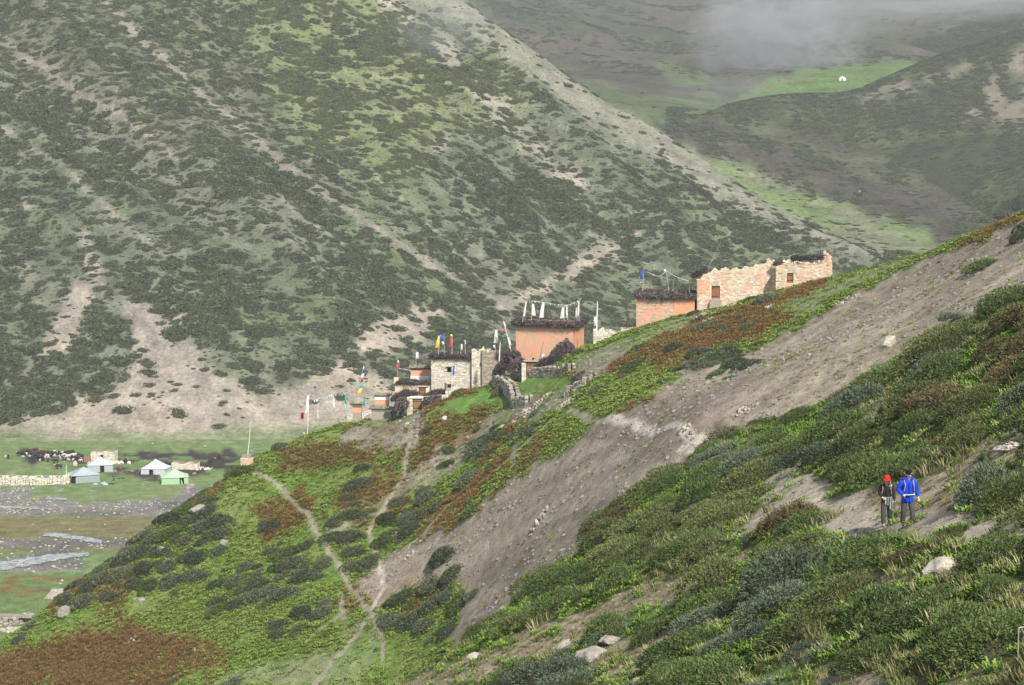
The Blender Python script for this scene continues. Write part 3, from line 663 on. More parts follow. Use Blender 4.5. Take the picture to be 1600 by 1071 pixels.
SX = np.array([s[0] for s in SHR]); SY = np.array([s[1] for s in SHR]); SZ = np.array([s[2] for s in SHR]); SR = np.array([s[3] for s in SHR]); SK = np.array([s[4] for s in SHR])
su, sv = proj(SX, SY, SZ + SR * .3); szp = SR * F / SY
keep_ = ~((SY < 64) & (su + szp * .75 > 1362) & (su - szp * .75 < 1445) & (proj(SX, SY, SZ + SR * .75)[1] < 824) & (sv > 745))
SX, SY, SZ, SR, SK, su, sv, szp = (q[keep_] for q in (SX, SY, SZ, SR, SK, su, sv, szp)); SHR = [q for q, k in zip(SHR, keep_) if k]
seen = (su > -20) & (su < 1620) & (sv < 1085) & (at_grid(VISM, SX, SY) > -.5)
rank = np.argsort(-(szp * seen)); solo = np.zeros(len(SHR), bool); solo[rank[:300]] = True; solo &= seen
near_p = {}; mid_p = {}
for i, kd in enumerate(('olive', 'brown', 'green', 'blue')):
    near_p[kd] = [shrub_proto(10 * i + j, 6500, .075, .017, h=.62 + .08 * j, spiky=.30 if kd != 'blue' else .2, lumps=10) for j in range(3)]
for i, kd in enumerate(('spur', 'green', 'olive')):
    mid_p[kd] = [shrub_proto(100 + 10 * i + j, 2800, .13, .032, h=.55, spiky=.35) for j in range(3)]
COLN = {'olive': 'olive brown', 'brown': 'rusty brown', 'green': 'dark green', 'blue': 'grey green', 'spur': 'dark grey'}
def region(u, v, y):
    if y > 160:
        if u < 345: return 'spur', 'on the left nose of the spur'
        if u > 1330: return 'rim', 'on the top rim of the scree'
        if v < 640: return 'village', 'on the grass below the houses'
        if u < 560: return 'spur left', 'left of the forked footpath'
        return 'gully', 'between footpath and scree'
    if y < 56: return 'corner', 'at the bottom right corner'
    if v < 700 : return 'upper', 'behind the walkers above the trail'
    if u > 1280 and v < 850: return 'walkers', 'close to the two walkers'
    if v < 850: return 'bend', 'just below the trail bend'
    if u < 1000: return 'lower', 'beside the bare soil streak'
    return 'foreground', 'in the foreground below the walkers'
mesh_of = {}
tu = turns(SX, SY, np.random.normal(.25, .5, len(SX)), .55)
counts = {}
asp = np.random.uniform(1.05, 1.75, len(SX)); hgt = np.random.uniform(.75, 1.2, len(SX))
for i in np.where(solo)[0]:
    kd = SK[i]; far = SY[i] > 160
    if far and kd not in mid_p: kd = 'spur'
    if (not far) and kd not in near_p: kd = 'green'
    key = (kd, far, random.randrange(3))
    if key not in mesh_of: mesh_of[key] = proto_mesh('shrub', (mid_p if far else near_p)[kd][key[2]], [KINDS[kd], M_core])
    o = link(bpy.data.objects.new('shrub', mesh_of[key])); r = SR[i]
    o.location = (SX[i], SY[i], SZ[i] - .08 * r); o.rotation_euler = tuple(tu[i]); o.scale = (r * asp[i], r * 1.0, r * hgt[i])
    rg, words_ = region(su[i], sv[i], SY[i]); big = 'large' if szp[i] > 52 else 'small' if szp[i] < 30 else 'mid-sized'
    shape = 'long' if asp[i] > 1.5 else 'round' if asp[i] < 1.25 else 'oval'; ht_ = 'tall' if hgt[i] > .97 else 'flat'
    tag(o, ' '.join(f'{big} {shape} {ht_} {COLN[kd]} shrub {words_}'.split()[:16]), 'shrub', f'{big} {shape} {ht_} {COLN[kd]} shrubs {words_}')
rest = ~solo
for kd in ('olive', 'brown', 'green', 'blue', 'spur'):
    for far in (False, True):
        m = rest & (SK == kd) & ((SY > 160) == far)
        if m.sum() < 5: continue
        pr = (mid_p if far else near_p).get(kd) or mid_p['spur']
        stuff('shrub_cover', pr, [KINDS[kd], M_core], np.stack([SX[m], SY[m], SZ[m] - .08 * SR[m]], 1), tu[m], np.stack([SR[m] * asp[m], SR[m], SR[m] * hgt[m]], 1),
              f'{COLN[kd]} shrubs too many to count on the ' + ('village spur' if far else 'near slope'))
print('shrubs', len(SHR), 'solo', solo.sum())

# ---- near slope: herbs and grass
def put_stuff(name, protos, mats, P, size, label, tilt=.5, yaw=None, e=1.0, zs=None):
    n = len(P); yw = np.random.rand(n) * 6.283 if yaw is None else yaw
    s = size[:, None] * np.array([1, 1, 1.])[None] if size.ndim == 1 else size
    if zs is not None: s = s * np.stack([np.ones(n), np.ones(n), zs], 1)
    return stuff(name, protos, mats, P, turns(P[:, 0], P[:, 1], yw, tilt, e), s, label)
tufts = [tuft_proto(200 + i, 34, .9, .035, .5) for i in range(3)]
leafy = [tuft_proto(210 + i, 60, .55, .055, .5, True) for i in range(3)]
P, _ = sample(isA * (GY > 36) * (1 - .93 * clearA) * (.18 + .8 * soft(greenA) + .5 * (fbm(GX / 3, GY / 5, 161) > .6)), 13000, vis=-.6)
put_stuff('herb_cover', leafy, [KINDS['bright']], P, np.random.uniform(.18, .50, len(P)), 'bright green herbs between the shrubs of the near slope')
P, _ = sample(isA * (GY > 36) * (1 - .9 * clearA) * (.15 + 1.0 * (fbm(GX / 4, GY / 4, 163) > .55) + 1.0 * (GY < 52)), 2600, vis=-.6)
put_stuff('dry_grass', tufts, [KINDS['straw']], P, np.random.uniform(.22, .55, len(P)), 'straw coloured grass tufts in the foreground')
P, _ = sample(isA * (GY > 36) * (clearA > .4) * (pathA < .5), 1500, vis=-.6)
put_stuff('dry_grass', tufts, [KINDS['straw']], P, np.random.uniform(.08, .2, len(P)), 'thin short grass on the bare soil of the near slope')

# ---- spur: herbs
herb = [tuft_proto(220 + i, 18, .70, .13, .6, True) for i in range(3)]
cover = isB * (1 - .985 * soft(scree, 2)) * (1 - np.clip(pathm * 1.6, 0, 1)) * (1 - .93 * soft(bare2)) * (1 - .85 * soft(bare3)) * (1 - soft(lawn, 1)) * (1 - .8 * soft(smooth_grass, 2))
redw = np.clip(redn * .5 + soft(redm, 2) * .62 + soft(red_big, 4) * (.45 + .5 * (fbm(GX / 5, GY / 9, 167) > .42)), 0, 1)
P, _ = sample(cover * (1 - redw) * (.25 + .75 * (fbm(GX / 3, GY / 3, 165) > .45)), 50000, vis=-.5)
put_stuff('herb_cover', herb, [KINDS['herb']], P, np.random.uniform(.15, .42, len(P)), 'green leafy herbs covering the village spur')
P, _ = sample((cover + isV * soft(red_big)) * redw, 26000, vis=-.5)
put_stuff('rust_herb_cover', [tuft_proto(230 + i, 20, .9, .06, .6) for i in range(3)], [KINDS['red']], P, np.random.uniform(.22, .52, len(P)), 'rust red herbs in patches on the village spur')
P, _ = sample(isB * soft(scree, 2) * (fbm(GX / 6, GY / 6, 171) > .62), 500, vis=-.5)
put_stuff('herb_cover', herb, [KINDS['herb']], P, np.random.uniform(.12, .3, len(P)), 'sparse small weeds on the scree')

# ---- far mountains: shrub mats
farp = [shrub_proto(300 + i, 260, .26, .085, h=.42, spiky=.1, lumps=9, sub=1, wind=0) for i in range(4)]
cl = fbm((GX * .80 + GY * .60) / 3.6, (-GX * .60 + GY * .80) / 9, 181, 4, .6); cl2 = fbm(GX / 38, GY / 38, 183, 3)
lo = sstep(620, 520, GV) ; band = sstep(120, 330, GV) * .8 + .35
cl3 = fbm((GX * .80 + GY * .60) / 2.4, (-GX * .60 + GY * .80) / 4.5, 185, 3, .6); cl3 = cl3 * .6 + .4 * fbm((GX * .80 + GY * .60) / 1.5, (-GX * .60 + GY * .80) / 2.8, 186, 2); cl4 = fbm((GX * .80 + GY * .60) / 7, (-GX * .60 + GY * .80) / 70, 187, 3, .6)
dD = isD * sstep(.485, .585, cl * .24 + cl3 * .48 + cl4 * .28 + (cl2 - .5) * .20 - .008) * band * (1 - .97 * soft(fans, 1)) * (1 - .9 * crest) * (1 - .9 * gull) * (1 - .8 * soft(scars)) * (1 - .8 * greenD) * sstep(1, 5, GZ)
dD = dD + isD * .15 * (1 - .85 * crest) * (1 - gull) * sstep(4, 12, GZ) * (1 - .8 * soft(fans)) + isD * .006 * soft(fans) * sstep(5, 10, GZ)
P, tot = sample(dD, 36000, vis=-3)
sz = np.random.uniform(.26, .52, len(P)) + np.random.rand(len(P)) ** 5 * 1.9; sz *= .7 + .65 * at_grid(cl2, P[:, 0], P[:, 1])
put_stuff('mountain_shrub_cover', farp, [KINDS['far'], M_core], P, np.stack([sz * 1.5, sz, sz * .9], 1), 'dark low shrubs dotted over the big left mountain', .8, np.random.normal(.2, .5, len(P)), 3.0)
P, tot = sample(greenD * isD * (fbm(GX / 9, GY / 9, 191) > .5) + .12 * browntop * isD, 2600, vis=-3)
sz = np.random.uniform(.8, 2.2, len(P))
put_stuff('mountain_shrub_cover', farp, [KINDS['fargreen'], M_core], P, np.stack([sz * 1.5, sz, sz * .5], 1), 'olive green cushion mats on the upper left mountain', .9, np.random.normal(.2, .5, len(P)), 3.0)
ce = fbm(GX / 12, GY / 30, 193, 4, .6)
dE = isE * (1 - .95 * soft(apron, 2)) * (sstep(.40, .56, ce) + .12) * (1 - .9 * soft(tanE, 1)) + isG * (sstep(.50, .60, ce) + .04) * (GY < 1080) * .6 * (1 - soft(meadow)) * (1 - .85 * soft(apron, 2)) * (GU > 1040) + isG * (GY > 1260) * sstep(.5, .6, fbm((GX * .8 + GY * .5) / 30, (GY * .8 - GX * .5) / 120, 195, 4, .6)) * .10 * (1 - soft(meadow)) * (1 - .8 * soft(meadow2)) + isH * .5
P, tot = sample(dE, 30000, vis=-4)
sz = np.random.uniform(.7, 2.0, len(P)) * P[:, 1] / 1000
put_stuff('mountain_shrub_cover', farp, [KINDS['far'], M_core], P, np.stack([sz * 1.4, sz, sz * .6], 1), 'dense dark shrubs on the right mountain', .8, np.random.rand(len(P)) * 6, 4.0)

# ---- stones
def rockmat(name, c1, c2):
    m, nt, b = mat(name); at = node(nt, 'ShaderNodeAttribute', attribute_name='tint'); oi = node(nt, 'ShaderNodeObjectInfo'); tc = node(nt, 'ShaderNodeTexCoord')
    n1 = node(nt, 'ShaderNodeTexNoise', Scale=3.0, Detail=8.0, Roughness=.7); nt.links.new(tc.outputs['Object'], n1.inputs['Vector'])
    ad = node(nt, 'ShaderNodeMath', operation='ADD'); nt.links.new(at.outputs['Fac'], ad.inputs[0]); nt.links.new(oi.outputs['Random'], ad.inputs[1])
    ml = node(nt, 'ShaderNodeMath', operation='MULTIPLY'); nt.links.new(ad.outputs[0], ml.inputs[0]); ml.inputs[1].default_value = .5
    c = mixc(nt, ml.outputs[0], c1, c2); c = mixc(nt, 1.0, c, ramp(nt, n1.outputs[0], [(.3, G(.6)), (.7, G(1.3))]), 'MULTIPLY'); nt.links.new(c, b.inputs['Base Color'])
    bp = node(nt, 'ShaderNodeBump', Strength=.8, Distance=.08); nt.links.new(n1.outputs[0], bp.inputs['Height']); nt.links.new(bp.outputs[0], b.inputs['Normal'])
    return m
M_stone = rockmat('grey_stone', (.13, .12, .105), (.38, .35, .30)); M_pale = rockmat('pale_stone', (.30, .27, .22), (.52, .48, .40)); M_gran = rockmat('tan_stone', (.20, .16, .12), (.42, .35, .26))
rocks = [rock_proto(400 + i) for i in range(5)]
P, _ = sample(isB * (soft(scree, 1) * (.25 + 1.2 * (fbm(GX / 7, GY / 5, 201) > .56)) + soft(bare2) * .6 + .05), 9000, vis=-.3)
put_stuff('scree_stones', rocks, [M_stone], P, .05 + .30 * np.random.rand(len(P)) ** 5, 'loose stones scattered over the scree', .7)
P, _ = sample(isA * (clearA > .3) + .02 * isA * (GY > 36), 2600, vis=-.3)
put_stuff('trail_stones', rocks, [M_gran], P, .03 + .10 * np.random.rand(len(P)) ** 4, 'pebbles and small stones on the bare soil of the near slope', .7)
P, _ = sample(isV * (soft(gravel) + .03) + isD * (soft(fans) * .10 + .01) * (GY < 700), 3000, vis=-.3)
put_stuff('valley_stones', rocks, [M_pale], P, .09 + .42 * np.random.rand(len(P)) ** 5, 'pale stones strewn on the valley gravel and the fan', .7)

# ------------------------------------------------------------------ mesh building
class MB:
    def __init__(s): s.v = []; s.f = []; s.t = []
    def add(s, V, Fc, t=None):
        b = len(s.v); s.v += [tuple(p) for p in V]; s.f += [tuple(i + b for i in q) for q in Fc]
        tt = random.random() if t is None else t; s.t += [tt] * len(Fc); return s
    def hexa(s, P, t=None):   # 4 bottom (ccw) then 4 top
        return s.add(P, [(3, 2, 1, 0), (4, 5, 6, 7), (0, 1, 5, 4), (1, 2, 6, 5), (2, 3, 7, 6), (3, 0, 4, 7)], t)
    def box(s, x0, x1, y0, y1, z0, z1, j=0.0, t=None):
        q = lambda: random.uniform(-j, j) if j else 0
        P = [(x + q(), y + q(), z + q()) for z in (z0, z1) for x, y in ((x0, y0), (x1, y0), (x1, y1), (x0, y1))]
        return s.hexa(P, t)
    def tube(s, pts, r, n=6, t=None, cap=True):
        pts = [Vector(p) for p in pts]; V = []; m = len(pts)
        rr = r if isinstance(r, (list, tuple)) else [r] * m
        for i, p in enumerate(pts):
            d = (pts[min(i + 1, m - 1)] - pts[max(i - 1, 0)]).normalized(); a = d.cross(Vector((.31, .17, 1)) if abs(d.z) < .9 else Vector((1, .2, 0))).normalized(); b = d.cross(a)
            V += [p + (a * math.cos(6.2832 * k / n) + b * math.sin(6.2832 * k / n)) * rr[i] for k in range(n)]
        Fc = [(i * n + k, i * n + (k + 1) % n, (i + 1) * n + (k + 1) % n, (i + 1) * n + k) for i in range(m - 1) for k in range(n)]
        if cap: Fc += [tuple(range(n - 1, -1, -1)), tuple((m - 1) * n + k for k in range(n))]
        return s.add(V, Fc, t)
    def obj(s, name, m, parent=None, smooth=False):
        me = bpy.data.meshes.new(name); me.from_pydata(s.v, [], s.f)
        a = me.attributes.new('tint', 'FLOAT', 'FACE'); a.data.foreach_set('value', np.array(s.t, float))
        if smooth: me.polygons.foreach_set('use_smooth', [True] * len(s.f))
        for q in (m if isinstance(m, (list, tuple)) else [m]): me.materials.append(q)
        return link(bpy.data.objects.new(name, me), parent)
def thing(name, loc, label, cat, yaw=0.0, group=None):
    o = link(bpy.data.objects.new(name, None)); o.location = loc; o.rotation_euler = (0, 0, yaw); o.empty_display_size = .3
    return tag(o, label, cat, group)
def simple(name, c, c2=None, scale=6.0, rough=.9, detail=5.0, bump=0.0, spec=.15):
    m, nt, b = mat(name); b.inputs['Roughness'].default_value = rough; b.inputs['Specular IOR Level'].default_value = spec
    c2 = c2 or tuple(v * .72 for v in c); tc = node(nt, 'ShaderNodeTexCoord'); n1 = node(nt, 'ShaderNodeTexNoise', Scale=scale, Detail=detail, Roughness=.65); nt.links.new(tc.outputs['Object'], n1.inputs['Vector'])
    cc = mixc(nt, ramp(nt, n1.outputs[0], [(.35, G(0)), (.65, G(1))]), c, c2)
    at = node(nt, 'ShaderNodeAttribute', attribute_name='tint'); cc = mixc(nt, 1.0, cc, ramp(nt, at.outputs['Fac'], [(0, G(.82)), (1, G(1.15))]), 'MULTIPLY')
    nt.links.new(cc, b.inputs['Base Color'])
    if bump: bp = node(nt, 'ShaderNodeBump', Strength=.7, Distance=bump); nt.links.new(n1.outputs[0], bp.inputs['Height']); nt.links.new(bp.outputs[0], b.inputs['Normal'])
    return m
def masonry(name, c1, c2, wash=None, amount=.5):
    """stone colour per stone (tint), with an optional washed coat of limewash or red clay in blotches"""
    m, nt, b = mat(name); at = node(nt, 'ShaderNodeAttribute', attribute_name='tint'); tc = node(nt, 'ShaderNodeTexCoord')
    c = mixc(nt, at.outputs['Fac'], c1, c2)
    n1 = node(nt, 'ShaderNodeTexNoise', Scale=1.1, Detail=7.0, Roughness=.7); n2 = node(nt, 'ShaderNodeTexNoise', Scale=9.0, Detail=4.0, Roughness=.7)
    mp = node(nt, 'ShaderNodeMapping'); nt.links.new(tc.outputs['Object'], mp.inputs[0]); mp.inputs['Scale'].default_value = (1, 1, .45)
    nt.links.new(mp.outputs[0], n1.inputs['Vector']); nt.links.new(tc.outputs['Object'], n2.inputs['Vector'])
    if wash:
        ad = node(nt, 'ShaderNodeMath', operation='MULTIPLY_ADD'); nt.links.new(n2.outputs[0], ad.inputs[0]); ad.inputs[1].default_value = .35; nt.links.new(n1.outputs[0], ad.inputs[2])
        lo = .675 + (.5 - amount) * .38
        c = mixc(nt, ramp(nt, ad.outputs[0], [(lo - .05, G(1 if amount >= .99 else 0)), (lo + .09, G(1))]), c, wash)
    c = mixc(nt, 1.0, c, ramp(nt, n2.outputs[0], [(.3, G(.8)), (.7, G(1.15))]), 'MULTIPLY')
    nt.links.new(c, b.inputs['Base Color']); bp = node(nt, 'ShaderNodeBump', Strength=.6, Distance=.03); nt.links.new(n2.outputs[0], bp.inputs['Height']); nt.links.new(bp.outputs[0], b.inputs['Normal'])
    return m
M_mud = simple('earth_mortar', (.30, .26, .20), (.22, .19, .145), 4, bump=.03)
M_wallstone = masonry('wall_stone', (.46, .42, .33), (.80, .75, .61))
M_drystone = masonry('dry_stone', (.16, .145, .12), (.48, .44, .36))
M_redstone = masonry('clay_washed_stone', (.36, .28, .20), (.66, .55, .41), (.70, .39, .26), .52)
M_redfull = masonry('red_clay_plaster', (.52, .36, .24), (.58, .44, .31), (.70, .38, .25), .64)
M_redsolid = masonry('fresh_red_clay', (.64, .31, .18), (.68, .36, .22), (.68, .33, .20), 1.0)
M_pinkstone = masonry('faded_clay_stone', (.46, .37, .26), (.80, .71, .55), (.68, .43, .30), .40)
M_brush = foliage('brushwood', (.055, .046, .046), (.115, .098, .094), (.22, .19, .175)); M_brushcore = twigs('brushwood_core', (.05, .042, .04))
M_wood = simple('weathered_wood', (.33, .17, .08), (.25, .12, .055), 5, bump=.02); M_pole = simple('pale_pole_wood', (.46, .43, .38), (.36, .33, .29), 9)
M_dwood = simple('dark_wood', (.10, .06, .04), (.07, .045, .03), 6); M_dark = simple('black_and_painted_shade', (.02, .018, .015)); M_white = simple('whitewash', (.78, .76, .70), (.66, .63, .57), 2.0)  # M_dark: black parts, and painted shade in house and tent openings
M_flat = simple('earth_roof', (.30, .27, .20), (.20, .21, .12), 2.5, bump=.03)
FLAG = {k: simple(k + '_flag_cloth', c, tuple(v * .85 for v in c), 3, .8) for k, c in dict(white=(.78, .78, .76), red=(.62, .05, .05), blue=(.04, .10, .48), yellow=(.80, .66, .07), green=(.06, .35, .18), teal=(.08, .38, .42), pale=(.55, .70, .74)).items()}

def leafy_stones(mb, O, ux, uy, w, h, sz=(.26, .5), hh=(.12, .22), top=None, skip=(), pr=.035, bot=None, gap=.015):
    """irregular stones proud of a wall face; O corner, ux along, uy outward normal; top(s) ragged upper edge"""
    O = Vector(O); ux = Vector(ux); uy = Vector(uy); z = 0.0
    while z < h:
        rh = random.uniform(*hh); s = -random.uniform(0, .2)
        while s < w:
            l = random.uniform(*sz); a = max(0, s); b = min(w, s + l); s += l
            if b - a < .06: continue
            mid = (a + b) / 2
            if top and z + rh * .6 > top(mid): continue
            if bot and z + rh < bot(mid): continue
            if any(x0 - .02 < b and a < x1 + .02 and z0 - .02 < z + rh and z < z1 + .02 for x0, x1, z0, z1 in skip): continue
            p = random.uniform(.0, pr) + .01; j = .02
            q = lambda: random.uniform(-j, j)
            P = [O + ux * (x + gap * (1 if x == a else -1) + q()) + uy * yy + Vector((0, 0, zz + q())) for zz in (z + gap, z + rh - gap) for x, yy in ((a, p), (b, p), (b, -.08), (a, -.08))]
            mb.hexa([P[i] for i in (0, 1, 2, 3, 4, 5, 6, 7)])
        z += rh
def wall_core(mb, x0, x1, y0, y1, h, openings=(), top=None, z0=-1.6, bat=0.0):
    """wall between y0 (front) and y1 running along x, built in columns, with rectangular openings left out"""
    xs = sorted(set([x0, x1] + [o[0] for o in openings] + [o[1] for o in openings] + list(np.arange(x0, x1, .45)))); 
    xs = [x for i, x in enumerate(xs) if i == 0 or x - xs[i - 1] > .02 or x in (x1,)]
    for a, b in zip(xs[:-1], xs[1:]):
        m = (a + b) / 2; ta = top(a - x0) if top else h; tb = top(b - x0) if top else h
        segs = [(z0, None)]
        cut = sorted([(o[2], o[3]) for o in openings if o[0] <= m <= o[1]])
        z = z0
        for (c0, c1) in cut:
            mb.hexa([(a, y0, z), (b, y0, z), (b, y1, z), (a, y1, z), (a, y0, c0), (b, y0, c0), (b, y1, c0), (a, y1, c0)], .5); z = c1
        if min(ta, tb) > z + .02: mb.hexa([(a, y0, z), (b, y0, z), (b, y1, z), (a, y1, z), (a, y0, ta), (b, y0, tb), (b, y1, tb), (a, y1, ta)], .5)
def brush(mb, pts, r, n, L=.55, flat=.7, core=None, droop=.3):
    """bundled brushwood laid along a line: thin twigs all lying roughly across and along it"""
    pts = [Vector(p) for p in pts]; seg = [(b - a).length for a, b in zip(pts[:-1], pts[1:])]; tot = sum(seg)
    for _ in range(n):
        s = random.uniform(0, tot); k = 0
        while k < len(seg) - 1 and s > seg[k]: s -= seg[k]; k += 1
        p = pts[k].lerp(pts[k + 1], s / max(seg[k], 1e-6)); rr = r if not isinstance(r, (list, tuple)) else r[k] + (r[k + 1] - r[k]) * s / max(seg[k], 1e-6)
        th = random.uniform(0, 6.2832); q = math.sqrt(random.uniform(.25, 1.2)); d = (pts[k + 1] - pts[k]).normalized(); sd_ = d.cross(Vector((0, 0, 1))).normalized()
        c = p + sd_ * math.cos(th) * rr * q + Vector((0, 0, math.sin(th) * rr * q * flat))
        dr = (sd_ * random.gauss(math.cos(th) * .8, .5) + d * random.gauss(0, .7) + Vector((0, 0, random.gauss(math.sin(th) * .5 - droop * .3, .4)))).normalized()
        l = L * random.uniform(.5, 1.3); wd = dr.cross(Vector((random.gauss(0, 1), random.gauss(0, 1), random.gauss(0, 1)))).normalized() * random.uniform(.018, .055)
        mb.add([c - dr * l * .5 - wd, c - dr * l * .5 + wd, c + dr * l * .5], [(0, 1, 2)])
    if core is not None:
        core.tube(pts, [x * .5 for x in r] if isinstance(r, (list, tuple)) else r * .5, 8, .3)
def brush_part(name, parent, pts, r, n, L=.75, kind='stuff', flat=.7):
    mb = MB(); co = MB(); brush(mb, pts, r, int(n * 1.9), L, flat, co)
    nb = len(mb.f); mb.add(co.v, co.f, .3); mb.t[nb:] = [.3] * len(co.f)
    o = mb.obj(name, [M_brush, M_brushcore], parent); mi = [0] * nb + [1] * len(co.f); o.data.polygons.foreach_set('material_index', mi)
    if flat < 1:
        for v in o.data.vertices[len(mb.v) - len(co.v):]: pass
    o['kind'] = kind
    return o
def brush_pile(u0, v0, u1, v1, r, n, label, d=None, lift=.4, mid=None, L=.7):
    """heap of brushwood between two points of the ground"""
    def g(u, v):
        p = hit(u, v) if d is None else Vector(unproj(u, v, d))
        return p
    a, b = g(u0, v0), g(u1, v1); o = a.copy(); pts = []
    m = 7; rr = []
    for i in range(m):
        t = i / (m - 1); p = a.lerp(b, t)
        if d is None: p.z = float(hz(p.x, p.y))
        k = math.sin(math.pi * (t * .8 + .1)) * (.75 + .5 * random.random())
        pts.append(p - o + Vector((0, random.uniform(-.1, .1) * r, lift * k))); rr.append(r * k)
    mb = MB(); brush(mb, pts, rr, int(n * 1.5), L, .75); nb = len(mb.f)
    for p, q in zip(pts, rr):
        V, Fc, _, _ = rock_proto(random.randrange(999), 2, .75); mb.add([Vector(v) * q * .72 + p for v in V], Fc, .3)
    ob = mb.obj('brushwood_pile', [M_brush, M_brushcore]); ob.data.polygons.foreach_set('material_index', [0] * nb + [1] * (len(mb.f) - nb)); ob.location = o
    return tag(ob, label, 'brushwood pile', 'heaps of brushwood in the village')
def plank_door(parent, x0, x1, z0, z1, y, m=None, lintel=True, n=4):
    m = m or M_wood; w_ = (x1 - x0 - .16) / n
    fr = MB(); fr.box(x0, x0 + .08, y - .03, y + .12, z0, z1); fr.box(x1 - .08, x1, y - .03, y + .12, z0, z1); fr.box(x0 - .12, x1 + .12, y - .05, y + .14, z1, z1 + .10)
    f = fr.obj('door_frame', M_dwood, parent)
    pl = MB()
    for i in range(n): pl.box(x0 + .08 + i * w_ + .008, x0 + .08 + (i + 1) * w_ - .008, y + .03 + random.uniform(0, .012), y + .075, z0 + .02, z1 - .01)
    dr = pl.obj('door', m, parent); rl = MB(); 
    for zz in (z0 + .25, z1 - .3): rl.box(x0 + .1, x1 - .1, y + .005, y + .032, zz, zz + .09)
    rl.obj('rail', M_dwood, dr)
    return dr

def house(u, v, d, yaw, W, H, D, label, wall_m, core_m, openings=(), doors=(), top=None, stone=dict(), eave=None, group=None, name='stone_house', cat='house', roof=True, sides=('r',), lefttop=None, batter=0.0, stones=True, z0=-1.6):
    """u, v: pixel of the front left foot; d its distance; x runs along the front, y into the house"""
    loc = Vector(unproj(u, v, d)); t = thing(name, loc, label, cat, yaw, group)
    cs_ = [loc + Vector((math.cos(yaw) * a - math.sin(yaw) * b, math.sin(yaw) * a + math.cos(yaw) * b, 0)) for a in (0, W / 2, W) for b in (-.2, D)]
    z0 = max(-8.0, min(-.9, min(float(hz(q.x, q.y)) for q in cs_) - loc.z - .5))
    c = MB(); th = .5; H_ = (lambda s: H) if top is None else top
    wall_core(c, 0, W, 0, th, H, openings, H_, z0); 
    wall_core(c, 0, W, D - th, D, H, (), (lambda s: min(H_(s), H)) if top else None, z0)
    hl, hr = H_(0), H_(W)
    c.box(0, th, th, D - th, z0, hl, t=.5); c.box(W - th, W, th, D - th, z0, hr, t=.5)
    w_ = c.obj('wall', core_m, t)
    if stones:
        mb = MB(); leafy_stones(mb, (0, 0, z0 + .1), (1, 0, 0), (0, -1, 0), W, H + 1.5 - z0, top=lambda s: H_(s) + .02 - z0 - .1, skip=[(a, b, c0 - z0 - .1, c1 - z0 - .1) for a, b, c0, c1 in openings], **stone)
        if 'r' in sides: leafy_stones(mb, (W, 0, z0), (0, 1, 0), (1, 0, 0), D, hr - z0, **stone)
        if 'l' in sides: leafy_stones(mb, (0, 0, z0), (0, 1, 0), (-1, 0, 0), D, hl - z0, **stone)
        # coping stones on the wall head
        x = 0
        while x < W:
            l = random.uniform(.2, .45); zt_ = H_(min(x + l / 2, W)); mb.box(x, x + l - .02, -.04, .5, zt_ - .05, zt_ + random.uniform(.02, .16), .03); x += l
        o = mb.obj('masonry', wall_m, t); o['kind'] = 'stuff'
    if roof:
        r = MB(); r.box(.45, W - .45, .45, D - .45, min(hl, hr) - .35, min(hl, hr) - .1, t=.4); r.obj('roof', M_flat, t)
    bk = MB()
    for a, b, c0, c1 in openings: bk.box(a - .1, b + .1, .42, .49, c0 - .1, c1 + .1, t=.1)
    if openings: bk.obj('painted_shade_panel', M_dark, t)  # near-black panel behind each opening, painted as the shade indoors
    for a, b, c0, c1 in openings:
        if (a, b, c0, c1) in doors: plank_door(t, a, b, c0, c1, .1)
        else:
            f = MB(); f.box(a - .15, b + .15, -.06, .35, c1 + .005, c1 + .12); f.box(a + .004, a + .06, .05, .2, c0, c1); f.box(b - .06, b - .004, .05, .2, c0, c1); f.box(a + .064, b - .064, .03, .22, c0, c0 + .05); f.obj('window', M_dwood, t)
    if eave:
        for k, (pts, r, n) in enumerate(eave): brush_part('brushwood_eave', t, pts, r, n)
    return t
def flagpole(u, v, d, hgt, label, flags=(), lean=(0, 0), r=.045, m=None, base=0.0, group=None, streamers=()):
    """pole with its cloth: flags = [(colour, height at top, drop, width)]"""
    loc = Vector(unproj(u, v, d)); t = thing('flag_pole', loc, label, 'flag pole', 0, group)
    p = MB(); top = Vector((lean[0] * hgt, lean[1] * hgt, hgt)); p.tube([Vector((0, 0, -.4 - base)), top * .5, top], [r, r * .85, r * .6], 6); p.obj('pole', m or M_pole, t)
    for c, z1, drop, wd in flags:
        f = MB(); n = 6; V = []; sgn = 1 if wd > 0 else -1; wd = abs(wd)
        for i in range(n + 1):
            z = z1 - drop * i / n
            for j in range(4):
                s = j / 3; sag = .06 * math.sin(i * 1.7 + j) ; ww = wd * (.55 + .45 * i / n if drop > 1.1 else 1)
                V.append(Vector((lean[0] * z + sgn * (.03 + ww * s), lean[1] * z + .09 * math.sin(3 * s + i * .9), z + sag * s - .10 * s * wd * 2)))
        Fc = [(i * 4 + j, i * 4 + j + 1, (i + 1) * 4 + j + 1, (i + 1) * 4 + j) for i in range(n) for j in range(3)]
        f.add(V, Fc, random.random()); f.obj('flag', FLAG[c], t)
    return t
